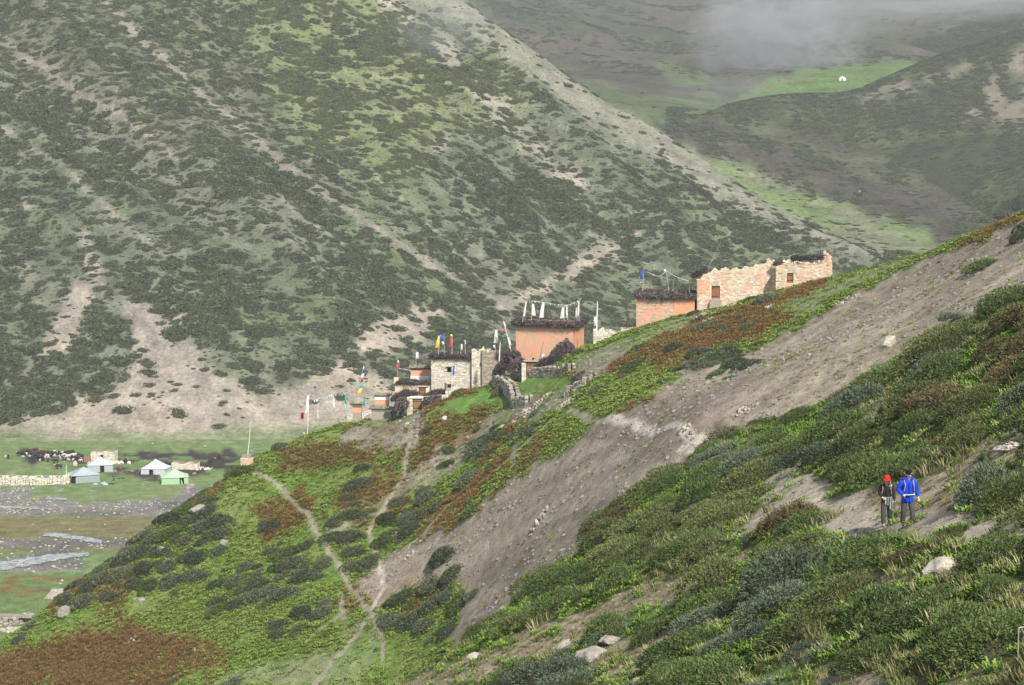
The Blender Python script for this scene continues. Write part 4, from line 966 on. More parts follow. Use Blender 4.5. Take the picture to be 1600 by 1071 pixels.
def string_line(pixels, d, label, colours=('white',), sag=.25, pennant=.28, step=.45, group=None, r=.02, dens=.85):
    P = [Vector(unproj(u, v, d if not isinstance(d, (list, tuple)) else d[i])) for i, (u, v) in enumerate(pixels)]; o = P[0].copy()
    t = thing('prayer_flag_line', o, label, 'prayer flags', 0, group); pts = []
    for a, b in zip(P[:-1], P[1:]):
        n = max(3, int((b - a).length / .5))
        for i in range(n): s = i / n; pts.append(a.lerp(b, s) - o - Vector((0, 0, sag * 4 * s * (1 - s))))
    pts.append(P[-1] - o); m = MB(); m.tube(pts, r, 4); m.obj('cord', FLAG['white'], t)
    s = .2; L = sum((b - a).length for a, b in zip(pts[:-1], pts[1:])); k = 0; dd = 0; ci = 0
    cloths = {}
    for a, b in zip(pts[:-1], pts[1:]):
        l = (b - a).length
        while s < dd + l:
            p = a.lerp(b, (s - dd) / l); q = (b - a).normalized() * pennant * .8; h = pennant * random.uniform(.6, 1.2)
            if random.random() < dens:
                c = colours[ci % len(colours)]; f = cloths.setdefault(c, MB())
                f.add([p, p + q, p + q * .9 + Vector((0, random.uniform(-.12, .12), -h)), p + q * .1 + Vector((0, random.uniform(-.12, .12), -h))], [(0, 1, 2, 3)])
            ci += 1; s += step
        dd += l
    for c, f in cloths.items(): q = f.obj('pennants', FLAG[c], t); q['kind'] = 'stuff'
    return t
def dry_wall(pixels, h, thick, label, d=None, sz=(.22, .5), ragged=.35, m=None, cat='stone wall', name='dry_stone_wall', group='dry stone walls of the village', below=.6):
    """low wall of loose stones following the ground through the given pixels"""
    P = [hit(u, v) if d is None else Vector(unproj(u, v, d)) for u, v in pixels]; o = P[0].copy(); mb = MB()
    for a, b in zip(P[:-1], P[1:]):
        ux = (b - a); ux.z = 0; L = ux.length; ux.normalize(); n_ = Vector((ux.y, -ux.x, 0))
        if n_.y > 0: n_ = -n_
        s = 0
        while s < L:
            l = random.uniform(*sz); c = a + ux * (s + l / 2); gz = float(hz(c.x, c.y)) if d is None else a.z + (b.z - a.z) * s / L
            hh = h * random.uniform(1 - ragged, 1 + ragged * .4); z = gz - below
            while z < gz + hh:
                rh = random.uniform(.11, .22)
                for side in (0, 1):
                    l2 = l * random.uniform(.6, 1.0); off = n_ * (thick * (.5 - side) + random.uniform(-.05, .05)); cc = c + off + ux * random.uniform(-.08, .08) - o
                    e1 = ux * l2 * .5; e2 = n_ * thick * random.uniform(.26, .36); j = lambda: Vector((random.uniform(-.03, .03), random.uniform(-.03, .03), random.uniform(-.02, .02)))
                    B = [cc - e1 + e2, cc + e1 + e2, cc + e1 - e2, cc - e1 - e2]
                    mb.hexa([Vector((p.x, p.y, z - o.z)) + j() for p in B] + [Vector((p.x, p.y, z + rh - .015 - o.z)) + j() for p in B])
                z += rh
            s += l * .95
    ob = mb.obj(name, m or M_drystone); ob.location = o
    return tag(ob, label, cat, group)
def rubble(u, v, ru, n, label, smax=.35, m=None, spread=(1, .6), group='rubble heaps'):
    c = hit(u, v); mb = MB(); R_ = ru / (F / c.y)
    for i in range(n):
        r = math.sqrt(random.random()); a = random.uniform(0, 6.283); x = c.x + r * math.cos(a) * R_ * spread[0]; y = c.y + r * math.sin(a) * R_ * spread[1]; s = random.uniform(.3, 1) * smax
        V, Fc, _, _ = rock_proto(random.randrange(9999), 1, .7); z = float(hz(x, y)) - c.z + s * .1 + (1 - r) * smax * .9 * random.random()
        e = Euler((random.random() * 3, random.random() * 3, random.random() * 3)).to_matrix(); mb.add([e @ (Vector(q) * s) + Vector((x - c.x, y - c.y, z)) for q in V], Fc)
    o = mb.obj('rubble_heap', m or M_drystone); o.location = c
    return tag(o, label, 'rubble', group)
def boulder(u, v, wpx, label, flat=.6, m=None, seed=None, rot=0.0, stretch=1.5, sink=.2, tiltx=0.0):
    c = hit(u, v); s = wpx / 2 / (F / c.y); V, Fc, _, _ = rock_proto(seed or random.randrange(9999), 3, flat)
    V = [Vector(q) for q in V]; mb = MB()
    VV = []
    for q in V:
        k = 1 + .12 * math.sin(5 * q.x + 2 * q.z) * math.cos(4 * q.y) + .05 * math.sin(13 * q.x + 9 * q.y + 11 * q.z); VV.append(Vector((q.x * s * k, q.y * s * k / stretch, q.z * s * k / stretch * 1.2)))
    mb.add(VV, Fc, random.random()); o = mb.obj('boulder', m or M_pale); o.location = c + Vector((0, 0, s * sink)); o.rotation_euler = (tiltx, -rot, 0)
    return tag(o, label, 'boulder')

# ------------------------------------------------------------------ the village
SM = dict(sz=(.26, .55), hh=(.12, .22), pr=.05); SR_ = dict(sz=(.22, .45), hh=(.12, .2), pr=.035)
ds = 12.6                                           # pixels of the photograph per metre at the village
# large red house with the brushwood eaves
W1, D1, H1 = 7.3, 5.6, 4.4; yw = R(-17)
t = house(806, 560, 247.5, yw, W1, H1, D1, 'tall salmon red clay house with thick brushwood eaves in the middle of the village', M_redfull, M_redfull, sides=('r',), stone=dict(sz=(.25, .5), hh=(.14, .24), pr=.012),
          eave=[([(-.5, -.1, H1 + .05), (W1 * .5, -.15, H1 + .10), (W1 + .3, -.1, H1)], .55, 1500), ([(W1 + .15, -.3, H1), (W1 + .15, D1 + .3, H1 + .05)], .50, 800), ([(-.2, 0, H1 + .1), (-.2, D1, H1 + .1)], .45, 400), ([(0, D1, H1 + .1), (W1, D1, H1 + .1)], .45, 500)])
rg = MB()
for i in range(11): y_ = .5 + i * .45; rg.box(W1 + .03, W1 + .055, y_, y_ + .10, .4, H1 - .5, .01)
o = rg.obj('clay_drip', M_redsolid, t); o['kind'] = 'stuff'
# poles with white cloth on its roof
for u, vt, vb, ln, cl in [(822, 467, 498, (.18, 0), 'white'), (831, 471, 496, (.02, 0), 'white'), (848, 468, 500, (.20, 0), 'white'), (882, 477, 500, (.03, 0), 'white'), (887, 476, 500, (0, 0), 'white'), (902, 478, 498, (.03, 0), 'white'), (906, 466, 498, (.05, 0), 'white')]:
    hh_ = (vb - vt) / ds; wd = .5 if u in (848, 831, 882) else .22
    flagpole(u - ln[0] * hh_ * ds, vb, 246.5, hh_, {822: 'leaning white-wrapped pole at the left end of the big red house roof', 831: 'short white cloth pole beside the leftmost leaning pole on the red house', 848: 'leaning pole with a wide hanging white cloth above the red house', 882: 'short pole with drooping white cloth right of the middle of the red house roof', 887: 'thin bare-topped pole touching the drooping white cloth on the red house roof',
              902: 'shorter of the two poles at the right end of the red house roof', 906: 'taller pole at the right end of the red house roof holding the flag string'}[u], [(cl, hh_ * .85, hh_ * .72, wd * (1 if u < 880 else -1))], ln, group='poles on the big red house roof')
string_line([(826, 468), (832, 470), (852, 466)], 246.5, 'string of white flags at the left of the big red house roof', step=.4, pennant=.16)
string_line([(832, 470), (850, 473), (884, 477), (896, 474), (909, 466)], 246.5, 'long sagging string of white flags over the big red house roof', step=.5, pennant=.16, sag=.05)
flagpole(932, 518, 243, 3.7, 'tall white pole with a bulge of cloth beside the small stone hut', [('white', 1.8, 1.1, -.3)], (.03, 0), .09, FLAG['white'])
# small stone hut and wall to its right
house(927, 541, 243, R(-8), 2.7, 1.9, 2.6, 'small pale stone hut just right of the big red house', M_wallstone, M_mud, stone=SM, sides=('l',), top=lambda s: 1.75 + .28 * math.sin(s * 1.3) + .1 * math.sin(s * 7), roof=False, name='stone_hut', cat='hut')
house(970, 529, 243, R(-6), 2.8, 1.5, 2.4, 'low pale stone hut with a dark brush edge below the second red house', M_wallstone, M_mud, stone=SM, sides=('l',), top=lambda s: 1.45 + .06 * math.sin(s * 3), name='stone_hut', cat='hut',
      eave=[([(-.2, 0, 1.55), (2.9, .1, 1.65)], .16, 220)])
dry_wall([(948, 528), (958, 524), (968, 521)], .8, .5, 'short dark stone wall joining the two small huts')
brush_pile(975, 503, 998, 500, .35, 160, 'thin line of brush on the low hut under the second red house', lift=.2)
# second red house
W2, D2, H2 = 7.1, 5.2, 2.9
t = house(994, 499, 242.5, R(-9), W2, H2, D2, 'long low salmon red house with shaggy brush eaves and a blue flag', M_redstone, M_redstone, stone=SR_, sides=('l',),
          eave=[([(-.3, -.15, H2 + .05), (W2 * .35, -.2, H2 - .05), (W2 + .3, -.1, H2)], .42, 1200), ([(-.1, 0, H2 + .15), (0, D2, H2 + .1)], .4, 350), ([(0, D2, H2 + .1), (W2, D2, H2 + .1)], .4, 450), ([(.3, 2.4, H2 + .15), (W2, 2.4, H2 + .15)], .35, 300)])
pl = MB(); pl.box(4.6, W2 + .02, -.065, -.02, -.6, H2 - .35, .01); pl.obj('clay_patch', M_redsolid, t)
flagpole(1004, 450, 243, 2.5, 'pole with a bright blue flag on the left end of the second red house', [('blue', 2.2, 1.1, -.35)], (.07, 0), group='poles on the second red house')
flagpole(1045, 450, 243, 2.3, 'leaning pole with a small white tip on the second red house', [('white', 2.25, .35, -.2)], (-.17, 0), group='poles on the second red house')
flagpole(1051, 450, 243, 1.2, 'short bent stick beside the leaning pole on the second red house', (), (.15, 0), .03, group='poles on the second red house')
flagpole(1077, 452, 242.8, 1.0, 'short pale stick at the right end of the second red house', (), (0, 0), .03, group='poles on the second red house')
string_line([(1011, 425), (1030, 432), (1041, 423), (1060, 434), (1086, 441)], 243, 'sagging string of small dull flags between the second red house and the ruin', step=.6, pennant=.12, sag=.08, dens=.6)
# long ruin with red wash
top3 = lambda s: np.interp(s, [0, .8, 1.7, 3, 5, 7.2, 8.2, 8.6, 9.2, 9.7], [2.9, 3.3, 4.0, 4.2, 4.2, 4.6, 5.0, 5.6, 5.5, 4.4]) + .16 * math.sin(s * 9) + .14 * math.sin(s * 23)
op3 = (1.75, 2.75, .85, 2.45)
t = house(1089, 478, 241, R(-4), 9.7, 5.0, 4.5, 'long roofless ruin with washed pink wall and wooden shuttered doorway', M_pinkstone, M_pinkstone, openings=[op3], doors=[op3], top=top3, stone=dict(sz=(.22, .42), hh=(.11, .19), pr=.05), sides=(), roof=False, name='ruined_house')
pl = MB(); pl.box(.02, 1.5, -.05, -.02, 2.0, 3.1, .02); pl.box(.02, 1.1, -.05, -.02, 1.5, 1.98, .02); pl.obj('clay_patch', M_redsolid, t)
st = MB(); st.box(1.5, 3.0, -.5, .0, -1.6, .6, .03); st.box(1.6, 2.9, -.3, .0, .6, .8, .03); st.obj('door_step', M_drystone, t)
brush_part('brushwood_eave', t, [(-.5, 1.0, 3.6), (1.2, 1.2, 4.3)], .45, 320)
house(1206, 463, 239, R(-7), 2.9, 2.2, 3.6, 'connecting low ruined wall between the two upper ruins', M_pinkstone, M_pinkstone, top=lambda s: 2.6 - .25 * s + .1 * math.sin(s * 8), stone=SR_, sides=(), roof=False, name='ruined_house')
op4 = (1.3, 2.1, .75, 1.95)
top4 = lambda s: np.interp(s, [0, .6, 1.4, 2.3, 4.0, 5.3, 5.8, 6.3, 6.9], [2.2, 2.8, 3.3, 3.1, 2.9, 3.0, 4.4, 4.1, 2.3]) + .16 * math.sin(s * 8) + .14 * math.sin(s * 21)
t = house(1212, 452, 238, R(-5), 6.6, 4.0, 4.5, 'uppermost ruin with a small door, brush capping and a broken corner tower', M_pinkstone, M_pinkstone, openings=[op4], doors=[op4], top=top4, stone=dict(sz=(.24, .5), hh=(.12, .24), pr=.08), sides=('r',), roof=False, name='ruined_house')
brush_part('brushwood_eave', t, [(1.9, -.05, 3.75), (3.6, -.1, 3.8), (5.6, -.05, 3.9)], .42, 700); brush_part('brushwood_eave', t, [(-.2, 1.5, 2.9), (.9, 1.2, 3.1)], .25, 160)
pl = MB(); pl.box(6.02, 6.3, -.12, -.05, 2.9, 4.2, .02); pl.obj('clay_patch', M_redsolid, t)
flagpole(1284, 398, 237.5, 2.3, 'thin bare pole on the corner of the uppermost ruin', (), (0, 0), .022)
flagpole(1105, 420, 243, 3.2, 'thin leaning stick rising behind the long ruin', (), (.5, 0), .02)
# central terrace: stone wall with the timber door, brush piles
dry_wall([(793, 596), (812, 589), (828, 587), (846, 586), (870, 584), (893, 580)], .85, .6, 'long pale dry stone wall holding the green terrace below the red house')
t = thing('gateway', (hit(822, 594) + Vector((0, .1, .35))), 'timber gate with flat stone cap in the terrace wall below the red house', 'gate', R(-6))
c = MB(); leafy_stones(c, (-.55, 0, -.4), (1, 0, 0), (0, -1, 0), .55, 2.0, **SM); leafy_stones(c, (1.25, 0, -.4), (1, 0, 0), (0, -1, 0), .5, 1.8, **SM); c.box(-.55, 0, .0, .6, -1, 1.55, t=.4); c.box(1.25, 1.75, .0, .6, -1, 1.35, t=.4); o = c.obj('gate_post', M_wallstone, t)
plank_door(t, 0, 1.25, 0, 1.75, .05); c = MB(); c.box(-.3, 1.6, -.15, .6, 1.9, 2.02, .03); c.obj('cap_stone', M_drystone, t)
sk = MB(); V, Fc, _, _ = rock_proto(5, 2, .9); sk.add([Vector(q) * .17 + Vector((.85, .2, 2.2)) for q in V], Fc, .1); sk.obj('knob', M_dark, t)
brush_pile(795, 578, 822, 570, 1.0, 1300, 'wide brushwood heap left of the terrace gate', d=242, lift=.55)
brush_pile(772, 582, 800, 574, .9, 900, 'dark brushwood heap beside the big stone house', d=244, lift=.5)
brush_pile(790, 563, 812, 558, .9, 700, 'brushwood heap behind the leaning flag pole', d=244, lift=.5)
brush_pile(838, 574, 892, 568, 1.05, 2200, 'long low brushwood heap right of the terrace gate', d=240.5, lift=.6)
brush_pile(860, 560, 898, 555, 1.3, 2000, 'tall domed brushwood heap against the red house wall', d=242, lift=1.0)
brush_pile(932, 529, 940, 527, .5, 200, 'small brush heap behind the pale stone hut', lift=.3)
brush_pile(898, 598, 906, 600, .8, 400, 'brush heap at the right edge of the green terrace', lift=.5)
flagpole(842, 565, 243.5, 2.5, 'dark leaning stick against the red house wall', (), (.22, 0), .03, M_dwood)
flagpole(846, 562, 243.5, 1.6, 'small pale stick with white rag beside the leaning stick', [('white', .7, .5, .25)], (.1, 0), .025)
flagpole(801, 556, 244, 4.3, 'leaning prayer pole with white, red and green cloth bands beside the brushwood', [('white', 4.2, .7, .14), ('red', 3.3, .5, -.26), ('green', 2.8, .5, -.26), ('white', 2.25, .9, .18)], (-.27, 0), .075, FLAG['white'])
flagpole(780, 562, 245, 2.2, 'thick white bare pole standing in the brushwood heap', (), (.06, 0), .08, FLAG['white'])
flagpole(778, 548, 246, 2.9, 'upright pole with a large white flag behind the stone house', [('white', 2.6, 1.6, -.5)], (-.01, 0), .035)
# big pale stone house
W5, H5 = 6.6, 4.9
win1 = (2.05, 2.55, 3.0, 3.6); win2 = (2.1, 2.5, 1.0, 1.35)
t = house(674, 618, 252.5, R(-5), W5, H5, 5.0, 'large pale fieldstone house with two tiny windows and four coloured flags', M_wallstone, M_mud, openings=[win1, win2], stone=dict(sz=(.2, .5), hh=(.1, .2), pr=.05), sides=('l',),
          eave=[([(-.2, -.1, H5 + .1), (2.5, -.1, H5 + .15), (5.6, -.05, H5 - .05)], .32, 1000), ([(-.1, 0, H5 + .1), (-.1, 5, H5 + .1)], .3, 250), ([(0, 2.5, H5 + .2), (5, 2.5, H5 + .2)], .3, 250)])
w3 = (.6, 1.2, 2.4, 2.8)
house(753, 602, 251, R(14), 3.0, 4.5, 3.0, 'shade-painted stone annex at the right end of the pale stone house', masonry('shaded_wall_stone', (.24, .21, .165), (.42, .37, .30)), M_mud, stone=SM, sides=('r',), top=lambda s: 4.3 - .1 * s + .1 * math.sin(s * 7), roof=True)  # wall stone darkened: the shade on this end is put into its colour
t = house(737, 609, 251.5, R(-3), 2.3, 4.9, 3.0, 'middle section of the pale stone house with a wooden lintel and yellow bundle', M_wallstone, M_mud, openings=[(1.2, 1.75, 3.1, 3.3)], stone=SM, sides=(), top=lambda s: 4.95 + .1 * math.sin(s * 6))
yb = MB(); yb.tube([(1.45, .4, 4.9), (1.45, .4, 5.2), (1.45, .4, 5.5)], [.2, .18, .06], 8); yb.obj('yellow_bundle', simple('yellow_cloth', (.72, .64, .33)), t)
for u, hgt, fl, ln, lb in [(685, 2.1, [('yellow', 2.0, 1.5, -.45)], (.12, 0), 'yellow flag on the left corner of the stone house roof'), (694, 2.3, [('blue', 2.2, .9, -.42), ('white', 1.3, .5, -.25)], (.0, 0), 'blue and white flag between the yellow and the red flag'),
                           (706, 2.1, [('red', 2.0, 1.4, -.35), ('yellow', 2.15, .3, -.25)], (.05, 0), 'red flag with a yellow tip on the stone house roof'), (720, .95, [('white', .9, .7, .2)], (0, 0), 'small white cloth on a short stick in the middle of the stone house roof'), (727, 1.5, [('white', 1.4, .5, .1)], (-.05, 0), 'thin pole with a white tip right of the small white cloth'),
                           (774, .6, [('pale', .55, .4, -.25)], (0, 0), 'small pale blue rag on the annex roof')]:
    flagpole(u, 549 if u < 730 else 546, 252, hgt, lb, fl, ln, .035, group='flag poles on the stone house')
flagpole(705, 616, 250, 3.9, 'thin pole with a small blue flag in front of the stone house wall', [('blue', 3.6, 1.1, .22)], (.06, 0), .03, FLAG['pale'])
flagpole(650, 571, 255, 2.0, 'white rag on a pole above the painted shrine', [('white', 1.7, .8, .3)], (0, 0), .04)
# painted shrine building left of it
def banded(u, v, d, yaw, W, D, bands, label, name='painted_shrine', cat='shrine', roofover=.25, extra=None, low=3.0):
    t = thing(name, Vector(unproj(u, v, d)), label, cat, R(yaw)); z = 0; b = MB(); b.box(0.01, W - .01, 0.01, D - .01, -low, 0.0, t=.5); b.obj('foundation', M_drystone, t)
    for m, h, out, nm in bands:
        b = MB(); b.box(-out, W + out, -out, D + out, z, z + h, .008, t=.5); b.obj(nm, m, t); z += h
    b = MB(); b.box(-roofover, W + roofover, -roofover, D + roofover, z + .003, z + .10, .02); b.obj('eave_slab', M_dwood, t)
    r = MB()
    for i in range(int(W / .28) + 2): x = -roofover + i * .3; r.box(x, x + .24, -roofover - .06, D + roofover, z + .103, z + .2 + random.uniform(0, .06), .015)
    q = r.obj('roof', M_flat, t); return t, z
t, z = banded(642, 607, 255, 0, 2.55, 2.2, [(M_redsolid, .75, 0, 'wall'), (M_dwood, .12, .04, 'beam'), (M_white, .55, .03, 'curtain'), (FLAG['white'], .18, .035, 'fringe'), (M_redsolid, .85, 0, 'upper_wall'), (M_dwood, .1, .06, 'beam')], 'tall salmon shrine with a white curtain band beside the big stone house')
for x in (.55, 1.35, 2.0): b = MB(); b.add([(x - .16, -.06, .66), (x + .16, -.06, .66), (x, -.06, .42), (x - .16, -.02, .66), (x + .16, -.02, .66), (x, -.02, .42)], [(0, 1, 2)[::-1], (3, 4, 5), (0, 3, 5, 2), (1, 2, 5, 4), (0, 1, 4, 3)], .1); b.obj('bracket', M_dark, t)
pb_ = MB(); pb_.box(2.35, 2.5, -.12, -.05, -.4, 2.3); pb_.obj('corner_post', FLAG['pale'], t)
# dark brush roofs in steps below
t = thing('brush_roofed_shed', Vector(unproj(617, 612, 253)), 'low shed with a thick dark brush roof below the painted shrine', 'shed', R(0))
b = MB(); b.box(0, 4.6, 0, 1.8, -4, .9, t=.5); b.obj('wall', M_pinkstone, t); mb = MB(); leafy_stones(mb, (0, 0, -.8), (1, 0, 0), (0, -1, 0), 4.6, 1.6, **SM); o = mb.obj('masonry', M_pinkstone, t); o['kind'] = 'stuff'
brush_part('brush_roof', t, [(.1, .2, 1.15), (4.5, .2, 1.1)], .48, 1000); b = MB(); b.box(-.15, .45, -.1, .5, .9, 1.75, .04); b.obj('corner_pillar', M_pinkstone, t)
brush_pile(612, 626, 652, 617, .75, 1300, 'long dark brush bank between the shed and the lower gate', d=252, lift=.4)
brush_pile(660, 622, 704, 616, .55, 1000, 'dark brush bank along the foot of the stone house', d=251, lift=.3)
brush_pile(660, 631, 700, 627, .65, 1200, 'lower dark brush bank right of the timber gate', d=250, lift=.3)
brush_pile(613, 648, 636, 632, 1.25, 2200, 'big loose brushwood heap left of the lower timber gate', d=250.5, lift=.3)
brush_pile(703, 612, 712, 606, .6, 260, 'reddish brush tuft at the foot of the blue flag pole', lift=.3)
t = thing('gateway', Vector(unproj(645, 642, 250.5)), 'lower timber gate with pale lintel at the end of the footpath', 'gate', R(0))
plank_door(t, 0, 1.15, 0, 1.45, .05, n=5); b = MB(); b.box(-.35, 1.35, -.12, .5, 1.58, 1.8, .02); b.obj('lintel', M_white, t)
b = MB(); leafy_stones(b, (-.75, -.02, -.8), (1, 0, 0), (0, -1, 0), .72, 2.5, **SM); leafy_stones(b, (1.17, -.02, -.8), (1, 0, 0), (0, -1, 0), .9, 1.8, **SM); b.box(-.75, -.03, 0, .6, -1.2, 1.7, t=.4); b.box(1.18, 2.05, 0, .6, -1.2, .95, t=.4); b.obj('gate_post', M_wallstone, t)
b = MB(); b.tube([(1.2, 0, 1.78), (4.3, -.1, 2.05)], .06, 6); b.obj('rail', M_pole, t)
t = thing('gateway', Vector(unproj(655, 619, 252.5)), 'small upper timber gate between the brush banks', 'gate', R(0)); plank_door(t, 0, .8, 0, 1.05, .05); b = MB(); b.box(-.25, 1.05, -.1, .4, 1.16, 1.3, .02); b.obj('lintel', M_drystone, t); b = MB(); b.box(-.35, -.01, 0, .5, -1, 1.1, .03); b.box(.81, 1.3, 0, .5, -1, 1.0, .03); b.obj('gate_post', M_wallstone, t)
# chortens / low painted shrines
banded(586, 632, 255.5, 0, 1.75, 1.5, [(M_redsolid, .55, 0, 'wall'), (M_white, .5, .05, 'white_band')], 'square shrine with white band over salmon base left of the brush heap', roofover=.18, low=3)
banded(580, 644, 254, 0, 2.5, 1.2, [(M_white, .35, .0, 'wall')], 'low whitewashed shrine base with mossy slab in front of the square shrine', roofover=.3, low=3.0)
t, z = banded(551, 645, 255.5, 0, 1.15, 1.1, [(M_redsolid, .75, 0, 'wall'), (M_white, .32, .05, 'white_band')], 'small chorten with domed earth top carrying the tall slanted prayer banner', roofover=.35, name='chorten', cat='chorten', low=2.5)
b = MB(); b.tube([(.58, .5, z + .15), (.58, .5, z + .5), (.58, .5, z + .68)], [.75, .45, .12], 10); b.obj('earth_dome', M_flat, t)
flagpole(558, 618, 256, 3.9, 'tall slanted banner striped yellow, teal, red, white and blue', [('yellow', 1.0, .75, .42), ('teal', 1.7, .7, .40), ('red', 2.3, .55, .34), ('white', 2.9, .65, .30), ('blue', 3.4, .5, .22), ('white', 3.75, .35, .12)], (.22, 0), .05)
dry_wall([(540, 656), (556, 654), (566, 652)], 1.3, .6, 'short broken pale stone wall under the striped banner', m=M_wallstone, ragged=.2); dry_wall([(563, 651), (574, 647), (584, 644)], .7, .5, 'low crumbled stone wall between the two shrines', m=M_wallstone)
dry_wall([(488, 657), (510, 656), (538, 656)], .22, .5, 'thin flat line of stones left of the chorten')
flagpole(480, 680, 256, 5.4, 'pole with a long white flag at the lower end of the village', [('white', 5.2, 2.3, -.42)], (.06, 0), .05, FLAG['white'])
flagpole(475, 664, 258, 2.3, 'short pole with a red flag beside the long white flag', [('red', 1.6, .8, -.4)], (.04, 0), .03)
flagpole(496, 660, 257, 1.7, 'stick with a grey white streamer right of the long white flag', [('white', 1.6, 1.0, .12)], (-.02, 0), .025); flagpole(520, 658, 256, 3.6, 'pole with a ragged white streamer holding the middle of the flag line', [('white', 3.3, 1.5, .28)], (0, 0), .03)
flagpole(542, 658, 254, 3.7, 'pole with a teal streamer just left of the chorten', [('teal', 3.4, 1.2, -.25)], (0, 0), .03, FLAG['teal']); flagpole(568, 645, 255, 2.2, 'pole with a teal streamer right of the chorten', [('teal', 2.1, 1.3, .2)], (.02, 0), .03, FLAG['teal'])
string_line([(476, 640), (487, 625), (500, 622), (520, 614), (542, 614), (560, 618)], [258, 256, 257, 256, 254, 251], 'long line of white flags from the white flag to the chorten', ('white', 'white', 'pale'), .15, .3, .42); string_line([(520, 620), (527, 628), (534, 631), (541, 630)], 255, 'short sagging white cord under the long flag line', sag=.1, step=.8)
flagpole(621, 583, 253.5, 1.6, 'short pole with a red flag at the left end of the shed', [('red', 1.3, .8, .25), ('white', 1.6, .3, .18)], (0, 0), .03); string_line([(622, 575), (632, 577), (642, 579)], 253.5, 'two short white cords from the red flag to the painted shrine', sag=.05, step=.7, pennant=.1)
# lone chorten lower down the ridge
cpt = hit(386, 727)
t = thing('chorten', cpt, 'lone small pinkish chorten with a bare white pole low on the ridge', 'chorten', 0); b = MB(); b.box(-.75, .75, -.6, .7, -1, .9, .05); leafy_stones(b, (-.75, -.62, -.5), (1, 0, 0), (0, -1, 0), 1.5, 1.4, **SM); b.obj('base', M_pinkstone, t); b = MB(); b.box(-.5, .6, -.5, .6, .95, 1.35, .05); b.obj('cap', M_drystone, t)
b = MB(); b.tube([(.1, 0, 1.3), (.35, 0, 3.4), (.5, 0, 5.6)], [.05, .045, .03], 5); b.obj('pole', FLAG['white'], t)
# retaining walls and rubble
dry_wall([(775, 602), (790, 610), (802, 622), (806, 634)], 1.5, .7, 'curved high retaining wall left of the green terrace', ragged=.15, below=.2)
dry_wall([(806, 634), (816, 632), (826, 630)], 1.0, .7, 'broken end of the retaining wall beside the rubble fan'); dry_wall([(885, 618), (900, 610), (915, 602), (925, 594)], .8, .6, 'ragged stone wall descending right of the green terrace')
dry_wall([(690, 626), (700, 622), (712, 614)], .6, .4, 'short white stone wall beside the lower gate', m=M_wallstone)
for a in [(840, 632, 22, 90, 'grey rubble spilling below the retaining wall', .3), (885, 632, 20, 60, 'slabby rubble at the foot of the right terrace wall', .32), (812, 652, 14, 30, 'small cluster of stones on the path below the rubble fan', .4), (1094, 497, 12, 50, 'rounded heap of pale stones below the long ruin', .4), (1105, 503, 10, 30, 'second stone heap just right of the rounded heap', .35),
          (1145, 478, 12, 40, 'stones tumbled in front of the long ruin', .3), (1192, 470, 8, 24, 'narrow pile of white stones between the two upper ruins', .4), (1203, 482, 9, 26, 'dark pile of stones on the grass below the upper ruins', .4), (1320, 470, 22, 40, 'thin scatter of stones in the grass above the scree', .22),
          (1165, 640, 20, 36, 'stones beside the trail on the scree', .25), (1070, 672, 12, 26, 'cluster of stones above the trail fork', .3), (1080, 678, 9, 22, 'second cluster of stones above the trail fork', .3), (842, 815, 16, 34, 'cluster of orange brown stones in the middle of the scree', .42), (640, 662, 8, 14, 'a few dark stones beside the lower gate', .3), (640, 870, 10, 18, 'stones at the bottom of the scree', .3), (215, 1000, 24, 30, 'line of white stones at the edge of the rust red herbs', .3)]:
    rubble(*a[:4], a[4], a[5])

# ------------------------------------------------------------------ boulders and outcrops
for u, v, wpx, lb, fl, m, rt in [(1472, 892, 62, 'pale slab boulder in the foreground below the walkers', .6, M_pale, .25), (1450, 912, 30, 'small tan boulder under the pale slab', .5, M_gran, .1), (956, 1006, 44, 'pale ledge of rock jutting under a large shrub', .6, M_stone, -.1), (930, 1030, 66, 'low rounded grey outcrop below the ledge', .5, M_stone, .1), (742, 1030, 30, 'small rounded boulder on the bare soil streak', .7, M_pale, .1),
                             (880, 1012, 40, 'long tilted slab beside the bare soil', .4, M_stone, .5), (1002, 1068, 30, 'pale stone at the bottom edge of the picture', .6, M_pale, 0), (1575, 705, 50, 'pale ledge of rock at the right edge of the picture', .45, M_pale, .2), (1470, 518, 26, 'cream outcrop at the eroded bank above the near shrubs', .5, M_gran, .6), (1388, 540, 34, 'cream eroded rock face under two shrubs', .8, M_pale, .6),
                             (295, 764, 24, 'pointed pale outcrop on the edge of the nose', .8, M_stone, .6), (310, 800, 34, 'broad grey boulder among the shrubs of the nose', .6, M_stone, .2), (250, 862, 26, 'long tilted pale boulder low on the nose', .5, M_stone, .6), (350, 850, 18, 'grey jagged stone left of the footpath', .9, M_stone, .5), (220, 940, 16, 'pale stone low on the green slope', .8, M_stone, .3), (263, 915, 14, 'small pale stone near the foot of the nose', .8, M_pale, .3),
                             (695, 656, 14, 'pale boulder on the grass beside the upper footpath', .8, M_pale, .2), (636, 664, 10, 'cream boulder below the timber gate', .8, M_pale, .2), (785, 668, 14, 'pale rounded boulder above the bushes of the grey path', .8, M_pale, .2), (726, 712, 10, 'small pale boulder on the grey streak', .8, M_pale, .2), (1343, 300, 6, 'grey boulder on the floor of the far gully', .9, M_stone, .2), (1265, 555, 8, 'orange stone alone on the upper scree', .9, M_gran, .4), (1225, 563, 8, 'brown stone on the scree left of the orange stone', .9, M_gran, .4),
                             (90, 935, 40, 'pale eroded rock face at the foot of the nose', .8, M_stone, .4), (100, 960, 30, 'dark eroded bank below the pale rock face', .9, M_stone, 1.1)]:
    boulder(u, v, wpx, lb, fl, m, rot=rt)
post = hit(1590, 1040)
